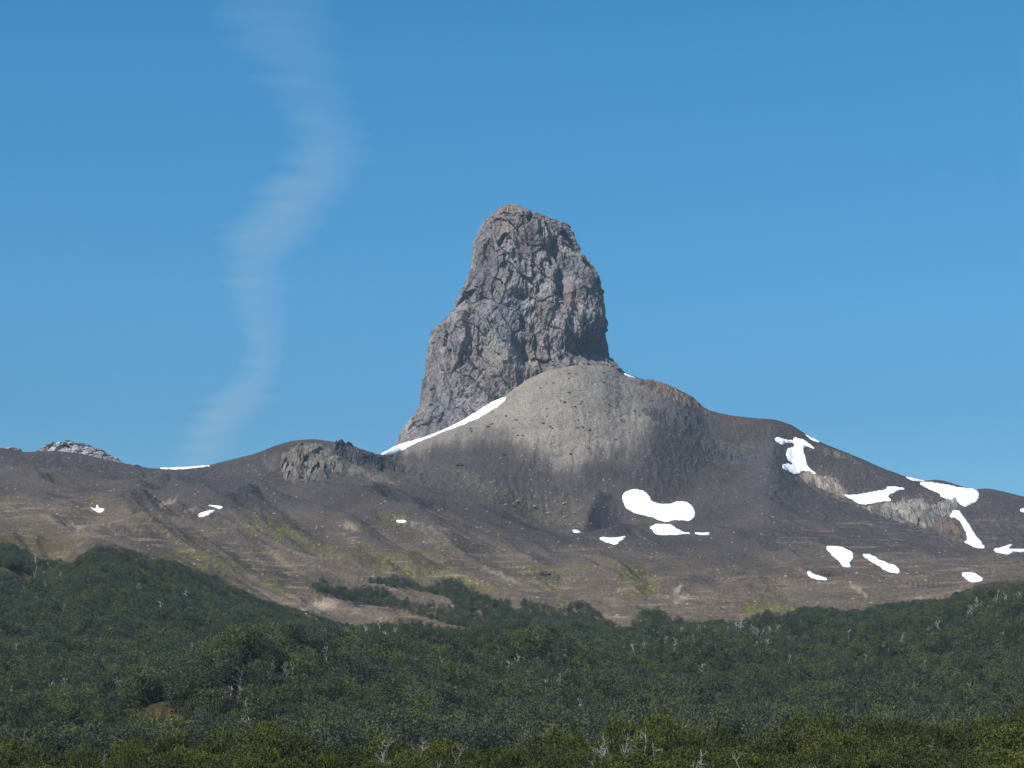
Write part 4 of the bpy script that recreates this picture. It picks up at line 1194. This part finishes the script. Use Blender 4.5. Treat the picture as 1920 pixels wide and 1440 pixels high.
def named(n, t):
    x = ng.nodes.new('GeometryNodeInputNamedAttribute'); x.data_type = t; x.inputs['Name'].default_value = n
    return [s for s in x.outputs if s.enabled and s.name == 'Attribute'][0]
ng.links.new(gi.outputs[0], ip.inputs['Points']); ng.links.new(ci_.outputs[0], ip.inputs['Instance'])
ip.inputs['Pick Instance'].default_value = True
ng.links.new(named('idx', 'INT'), ip.inputs['Instance Index'])
ng.links.new(named('rot', 'FLOAT_VECTOR'), ip.inputs['Rotation'])
ng.links.new(named('scl', 'FLOAT_VECTOR'), ip.inputs['Scale'])
ng.links.new(ip.outputs[0], go.inputs[0])
md = forest.modifiers.new('forest', 'NODES'); md.node_group = ng

# ---- single trees: a prototype of each kind, then copies
def tree_thing(name, cm, tm, loc, h, w, rz, label, group):
    t = empty(name, loc); t.scale = (w / 10, w / 10, h / 10); t.rotation_euler = (0, 0, rz)
    tag(t, label, 'tree', group)
    for n_, m_ in (('crown', cm), ('trunk', tm)):
        link(bpy.data.objects.new(n_, m_), t)
    return t
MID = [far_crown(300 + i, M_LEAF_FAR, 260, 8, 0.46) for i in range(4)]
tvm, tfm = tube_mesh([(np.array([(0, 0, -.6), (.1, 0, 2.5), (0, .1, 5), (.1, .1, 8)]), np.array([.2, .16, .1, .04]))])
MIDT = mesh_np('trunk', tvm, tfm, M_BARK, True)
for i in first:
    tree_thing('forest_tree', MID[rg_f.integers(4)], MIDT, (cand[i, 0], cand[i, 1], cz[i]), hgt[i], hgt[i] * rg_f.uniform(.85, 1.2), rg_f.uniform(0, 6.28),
               'blue green bushy tree at the foot of the wooded slope behind the olive trees', 'trees at the foot of the wooded slope')

NEAR = [near_tree(400 + i) for i in range(5)]
PROF = K((-200, 1388), (0, 1392), (120, 1398), (200, 1392), (300, 1378), (400, 1378), (470, 1354), (530, 1352), (590, 1382), (660, 1392), (740, 1374), (800, 1376), (900, 1390), (1000, 1392), (1080, 1378),
         (1150, 1358), (1210, 1340), (1270, 1356), (1340, 1372), (1420, 1368), (1500, 1350), (1580, 1352), (1680, 1338), (1760, 1352), (1850, 1338), (1900, 1318), (1960, 1310), (2200, 1310))
rg_n = np.random.default_rng(55)
NEARS = []
for D in np.arange(178, 292, 6.4):
    xs = np.arange(-0.245 * D, 0.245 * D, 5.4)
    for x in xs:
        xx = x + rg_n.uniform(-1.6, 1.6); dd = D + rg_n.uniform(-2.4, 2.4)
        px = 960 + xx / dd * F
        if px < -70 or px > 1990: continue
        z = ground_z(xx, dd)[0]
        back = (dd - 176) / 116.0
        want = PROF(np.array([px]))[0] + (1 - back) * 105 + rg_n.uniform(-7, 14)      # how high this stand reaches
        ztop = (HZ - want) / F * dd
        h = ztop - z
        if want > 1452 or h < 4.5: continue
        NEARS.append((xx, dd, z, min(h, 17.0), px, want))
for (x, y, z, h, px, want) in NEARS:
    k_ = rg_n.integers(5)
    tree_thing('foreground_tree', NEAR[k_][0], NEAR[k_][1], (x, y, z), h * 1.02, 10.5 * rg_n.uniform(.75, 1.3), rg_n.uniform(0, 6.28),
               'olive green leafy tree in the foreground stand along the bottom of the photo', 'foreground trees along the bottom')
print('NEAR', len(NEARS), 'FOREST', rest.sum())

# ---- dead trees
SN = []
for i in range(5):
    a_, b_ = snag_paths(600 + i, 9.0, 9 + i, 0.55, 1.7)
    v_, f_ = tube_mesh(a_ + [s for q_ in b_ for s in q_], 4)
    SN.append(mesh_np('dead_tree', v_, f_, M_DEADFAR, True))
def snag_at(px, D, top, label, group, h=None, rgx=rg_n):
    x = (px - 960) / F * D
    z = ground_z(x, D)[0]
    ztop = (HZ - top) / F * D
    o = link(bpy.data.objects.new('dead_tree', SN[rgx.integers(5)]))
    hh = h if h else ztop - z
    o.location = (x, D, ztop - hh); s = hh / 9.0
    o.scale = (s, s, s); o.rotation_euler = (rgx.uniform(-.12, .12), rgx.uniform(-.12, .12), rgx.uniform(0, 6.28))
    tag(o, label, 'dead tree', group)
    return o
def snags(pts, label, group, jit=(0, 0), n=1, hr=(8, 11)):
    for (px, py) in pts:
        for _ in range(n):
            qx = px + rg_n.normal() * jit[0]; qy = py + rg_n.normal() * jit[1]
            d = ray([qx], [qy + 10])[0]
            d = min(d, 1880)
            h = rg_n.uniform(*hr) * (0.5 + 0.5 * min(1, d / 1300))
            x = (qx - 960) / F * d; z = ground_z(x, d)[0]
            o = link(bpy.data.objects.new('dead_tree', SN[rg_n.integers(5)])); s = h / 9.0
            o.location = (x, d, z + 1.2); o.scale = (s * .8, s * .8, s); o.rotation_euler = (rg_n.uniform(-.15, .15), rg_n.uniform(-.15, .15), rg_n.uniform(0, 6.28))
            tag(o, label, 'dead tree', group)
snags([(1290, 1198), (1325, 1202), (1350, 1200), (1395, 1188), (1408, 1196), (1420, 1200), (1440, 1192)], 'bleached dead tree in the dense grey cluster right of centre near the tree line', 'dead tree cluster right of centre', (12, 5), 3)
snags([(1215, 1215), (1235, 1205), (1200, 1230), (1180, 1240), (1245, 1220), (1175, 1250)], 'bleached dead tree around the dark gap right of centre', 'dead trees around the dark gap', (9, 6), 2)
snags([(950, 1268), (960, 1275), (980, 1280), (1010, 1262), (1030, 1290), (1015, 1300), (1040, 1310), (1025, 1320), (1060, 1255)], 'bare grey dead tree in the middle of the wooded slope', 'dead trees mid slope', (12, 8), 2)
snags([(715, 1185), (735, 1200), (740, 1220), (685, 1200), (655, 1195)], 'slender bleached dead tree in the row below the bare brown tongue', 'dead trees below the bare tongue', (7, 6), 2)
snags([(822, 1270), (835, 1275), (855, 1250), (860, 1300), (845, 1298), (770, 1295)], 'thin white dead tree left of the middle of the wood', 'dead trees left of the middle', (9, 8), 1)
snags([(45, 1130), (110, 1080), (120, 1150), (15, 1125), (80, 1090), (65, 1075)], 'grey dead tree at the left edge of the wood by the tan tongue', 'dead trees at the left edge', (12, 10), 2)
snags([(1590, 1198), (1595, 1240), (1590, 1245), (1755, 1196), (1750, 1210), (1748, 1232), (1685, 1220), (1650, 1225), (1510, 1180), (1480, 1215), (1365, 1235), (1435, 1265)], 'lone white dead tree standing in the wood on the right', 'scattered dead trees on the right', (5, 5), 1)
snags([(1830, 1150), (1825, 1155), (1860, 1140), (1900, 1145), (1850, 1165), (1880, 1175)], 'grey dead tree high at the right edge of the wood', 'dead trees at the right edge', (14, 8), 2)
snags([(540, 1262), (545, 1272), (510, 1272), (550, 1280), (430, 1330), (155, 1320), (160, 1330), (115, 1302), (370, 1198), (40, 1240), (80, 1250), (350, 1280), (620, 1240), (340, 1130), (260, 1120), (295, 1160)], 'single pale dead trunk in the wood on the left', 'scattered dead trunks on the left', (6, 6), 1)
SC_PTS = [(rg_n.uniform(10, 1910), rg_n.uniform(1190, 1350)) for _ in range(110)]
snags([p_ for p_ in SC_PTS if p_[0] < 640], 'small pale dead stem poking out of the dense wood on the left half', 'dead stems across the left wood', (1, 1), 1, (7, 10))
snags([p_ for p_ in SC_PTS if 640 <= p_[0] < 1280], 'small pale dead stem poking out of the dense wood in the middle', 'dead stems across the middle wood', (1, 1), 1, (7, 10))
snags([p_ for p_ in SC_PTS if p_[0] >= 1280], 'small pale dead stem poking out of the dense wood on the right half', 'dead stems across the right wood', (1, 1), 1, (7, 10))
# foreground dead trees, each with its own branches
def big_snag(px, D, top, h, seed, label, nb=9, thick=1.0, spread=.5):
    x = (px - 960) / F * D; ztop = (HZ - top) / F * D
    t = empty('bare_dead_tree', (x, D, ztop - h)); tag(t, label, 'dead tree')
    a_, b_ = snag_paths(seed, h, nb, spread, thick)
    v_, f_ = tube_mesh(a_, 6); link(bpy.data.objects.new('trunk', mesh_np('trunk', v_, f_, M_DEAD, True)), t)
    for sub in b_:
        v_, f_ = tube_mesh(sub, 5); link(bpy.data.objects.new('branch', mesh_np('branch', v_, f_, M_DEAD, True)), t)
big_snag(1096, 222, 1388, 8, 701, 'thick bleached dead tree with bent arms at the bottom right of centre', 16, .85, .42)
big_snag(1146, 232, 1374, 7.5, 702, 'dead tree with curved white limbs left of the tallest foreground snag', 15, .62, .4)
big_snag(1166, 222, 1362, 7, 714, 'small twiggy dead tree close left of the tallest foreground snag', 15, .55, .38)
big_snag(1206, 240, 1350, 8, 703, 'tallest bleached foreground dead tree rising over the olive crowns', 17, .62, .4)
big_snag(1226, 228, 1380, 7, 713, 'leaning grey dead tree under the tallest foreground snag', 15, .58, .4)
big_snag(706, 236, 1372, 6.5, 704, 'forked white dead branches sticking up left of centre in the foreground', 12, .6, .45)
big_snag(728, 236, 1384, 6, 715, 'low grey dead twigs beside the forked white branches', 12, .5, .45)
big_snag(772, 246, 1368, 7, 705, 'fine grey dead twigs above the foreground crowns right of the forked one', 13, .45, .4)
big_snag(824, 246, 1376, 6, 716, 'single thin dead twig above the crowns left of the large snag cluster', 6, .45, .35)
big_snag(1338, 196, 1390, 6, 706, 'short spiky white dead tree at the bottom edge between the clusters', 18, .62, .3)
big_snag(1378, 192, 1404, 6, 707, 'pair of curved bleached limbs right of the short spiky dead tree', 8, .7, .4)
big_snag(1545, 190, 1418, 6, 708, 'low crooked dead branch at the bottom edge right of the spiky tree', 8, .7, .4)
big_snag(1725, 240, 1368, 8, 709, 'straight white dead pole in the foreground on the right', 5, .5, .2)
big_snag(1894, 240, 1362, 8, 710, 'thin white dead trunk near the right edge of the foreground', 5, .5, .2)
big_snag(1262, 192, 1408, 6, 711, 'grey dead twiggy top beside the big foreground snag', 16, .5, .4)
big_snag(205, 250, 1394, 6, 712, 'small pale dead stub among the left foreground crowns', 7, .5, .35)
big_snag(470, 200, 1420, 5, 717, 'thin dead twigs at the bottom edge left of centre', 9, .5, .4)
big_snag(800, 200, 1418, 5, 718, 'pale dead sprig at the bottom edge under the fine grey twigs', 9, .5, .4)

# ------------------------------------------------------------------ thin wisp of cloud far behind the mountain
CD = 9500.0
WISP = [(905, 345, 40, .0), (868, 375, 62, .75), (820, 395, 70, .9), (770, 430, 78, .95), (720, 470, 62, .9), (680, 490, 50, 1.0), (640, 495, 50, 1.0), (590, 490, 58, .85), (540, 480, 72, .8), (490, 478, 80, .75),
        (440, 510, 100, .75), (390, 545, 105, .75), (340, 580, 105, .7), (290, 610, 95, .6), (240, 610, 90, .45), (190, 585, 95, .36), (130, 560, 110, .3), (60, 530, 130, .26), (0, 510, 130, .24), (-60, 500, 130, .2), (-120, 490, 120, 0)]
WISP = np.array(WISP, float)
wz = (HZ - WISP[:, 0]) / F * CD; wcx = (WISP[:, 1] - 960) / F * CD; ww = WISP[:, 2] * 0.94 / F * CD
z0c, z1c = wz.min(), wz.max(); cxm = wcx.mean(); RX = 900.0; RW = 400.0
zs_ = np.linspace(z0c, z1c, 40)
cx_s = np.interp(zs_, wz, wcx); w_s = np.interp(zs_, wz, ww) * 1.25
na_ = 20; an_ = np.arange(na_) / na_ * 2 * np.pi
ringv = np.stack([(cx_s - cxm)[:, None] + w_s[:, None] * np.cos(an_), w_s[:, None] * 0.6 * np.sin(an_), np.broadcast_to((zs_ - z0c)[:, None], (40, na_))], -1).reshape(-1, 3)
cv = np.concatenate([ringv, [[cx_s[0] - cxm, 0, 0], [cx_s[-1] - cxm, 0, z1c - z0c]]])
vd = np.arange(40 * na_).reshape(40, na_); nv = np.roll(vd, -1, 1)
qf = np.stack([vd[:-1], nv[:-1], nv[1:], vd[1:]], -1).reshape(-1, 4)
tri_c = np.concatenate([qf[:, [0, 1, 2]], qf[:, [0, 2, 3]], np.stack([nv[0], vd[0], np.full(na_, 40 * na_)], 1), np.stack([vd[-1], nv[-1], np.full(na_, 40 * na_ + 1)], 1)])
mc = bpy.data.materials.new('thin_cloud'); mc.use_nodes = True
nt = mc.node_tree; nt.nodes.clear()
mo = nt.nodes.new('ShaderNodeOutputMaterial'); pv = nt.nodes.new('ShaderNodeVolumeScatter')
pv.inputs['Color'].default_value = (0.82, 1.0, 0.80, 1); pv.inputs['Anisotropy'].default_value = -0.25
tc_ = nt.nodes.new('ShaderNodeTexCoord'); sx = nt.nodes.new('ShaderNodeSeparateXYZ'); nt.links.new(tc_.outputs['Object'], sx.inputs[0])
def mth(op, a, b=None, c=None, clamp=False):
    n = nt.nodes.new('ShaderNodeMath'); n.operation = op; n.use_clamp = clamp
    for i, v in enumerate((a, b, c)):
        if v is None: continue
        if hasattr(v, 'is_output'): nt.links.new(v, n.inputs[i])
        else: n.inputs[i].default_value = v
    return n.outputs[0]
hz_ = mth('DIVIDE', sx.outputs['Z'], z1c - z0c)
def curve(vals):
    n = nt.nodes.new('ShaderNodeFloatCurve'); c = n.mapping.curves[0]
    t = (wz - z0c) / (z1c - z0c); o_ = np.argsort(t); t = t[o_]; vals = np.asarray(vals)[o_]
    while len(c.points) < len(t): c.points.new(0.5, 0.5)
    for p_, a_, b_ in zip(c.points, t, vals): p_.location = (float(a_), float(np.clip(b_, 0, 1))); p_.handle_type = 'AUTO'
    n.mapping.update(); nt.links.new(hz_, n.inputs['Value']); return n.outputs[0]
ccx = mth('MULTIPLY_ADD', curve((wcx - cxm + RX) / (2 * RX)), 2 * RX, -RX)
cw = mth('MULTIPLY', curve(ww / RW), RW)
cs = curve(WISP[:, 3])
# streaks drawn out sideways
mp = nt.nodes.new('ShaderNodeMapping'); mp.inputs['Scale'].default_value = (0.0030, 0.004, 0.022)
nt.links.new(tc_.outputs['Object'], mp.inputs[0])
nz = nt.nodes.new('ShaderNodeTexNoise'); nz.inputs['Scale'].default_value = 1.0; nz.inputs['Detail'].default_value = 3.0
nt.links.new(mp.outputs[0], nz.inputs['Vector'])
off = mth('MULTIPLY', mth('SUBTRACT', nz.outputs[0], 0.5), cw)
off = mth('MULTIPLY', off, 1.15)
ux_ = mth('DIVIDE', mth('ADD', mth('SUBTRACT', sx.outputs['X'], ccx), off), cw)
uy_ = mth('DIVIDE', sx.outputs['Y'], mth('MULTIPLY', cw, 0.6))
r2_ = mth('ADD', mth('MULTIPLY', ux_, ux_), mth('MULTIPLY', uy_, uy_))
fall = mth('SUBTRACT', 1.0, r2_, clamp=True)
den = mth('MULTIPLY', mth('MULTIPLY', mth('POWER', fall, 1.3), mth('MULTIPLY', cs, mth('MULTIPLY_ADD', nz.outputs[0], 1.5, 0.3))), 0.0021)
nt.links.new(den, pv.inputs['Density']); nt.links.new(pv.outputs[0], mo.inputs['Volume'])
me = bpy.data.meshes.new('cloud_wisp'); me.from_pydata(cv.tolist(), [], tri_c.tolist()); me.materials.append(mc)
cl = link(bpy.data.objects.new('cloud_wisp', me)); cl.location = (cxm, CD, z0c)
tag(cl, 'faint white vertical wisp of cloud in the blue sky left of the rock tower', 'cloud')

# ------------------------------------------------------------------ haze: the air between
hv = np.array([(x, y, z) for x in (-7500, 7500) for y in (-60, 8300) for z in (float(TZ.min()) - 1, 790)])
hf = [(0, 1, 3, 2), (4, 6, 7, 5), (0, 4, 5, 1), (2, 3, 7, 6), (0, 2, 6, 4), (1, 5, 7, 3)]
mh = bpy.data.materials.new('haze'); mh.use_nodes = True
nt = mh.node_tree; nt.nodes.clear()
mo = nt.nodes.new('ShaderNodeOutputMaterial'); pv = nt.nodes.new('ShaderNodeVolumePrincipled')
pv.inputs['Color'].default_value = (0.55, 0.78, 1.0, 1); pv.inputs['Density'].default_value = 0.000028; pv.inputs['Anisotropy'].default_value = 0.0
nt.links.new(pv.outputs[0], mo.inputs['Volume'])
me = bpy.data.meshes.new('haze'); me.from_pydata(hv.tolist(), [], hf); me.materials.append(mh)
hz_o = link(bpy.data.objects.new('haze', me)); tag(hz_o, kind='stuff')
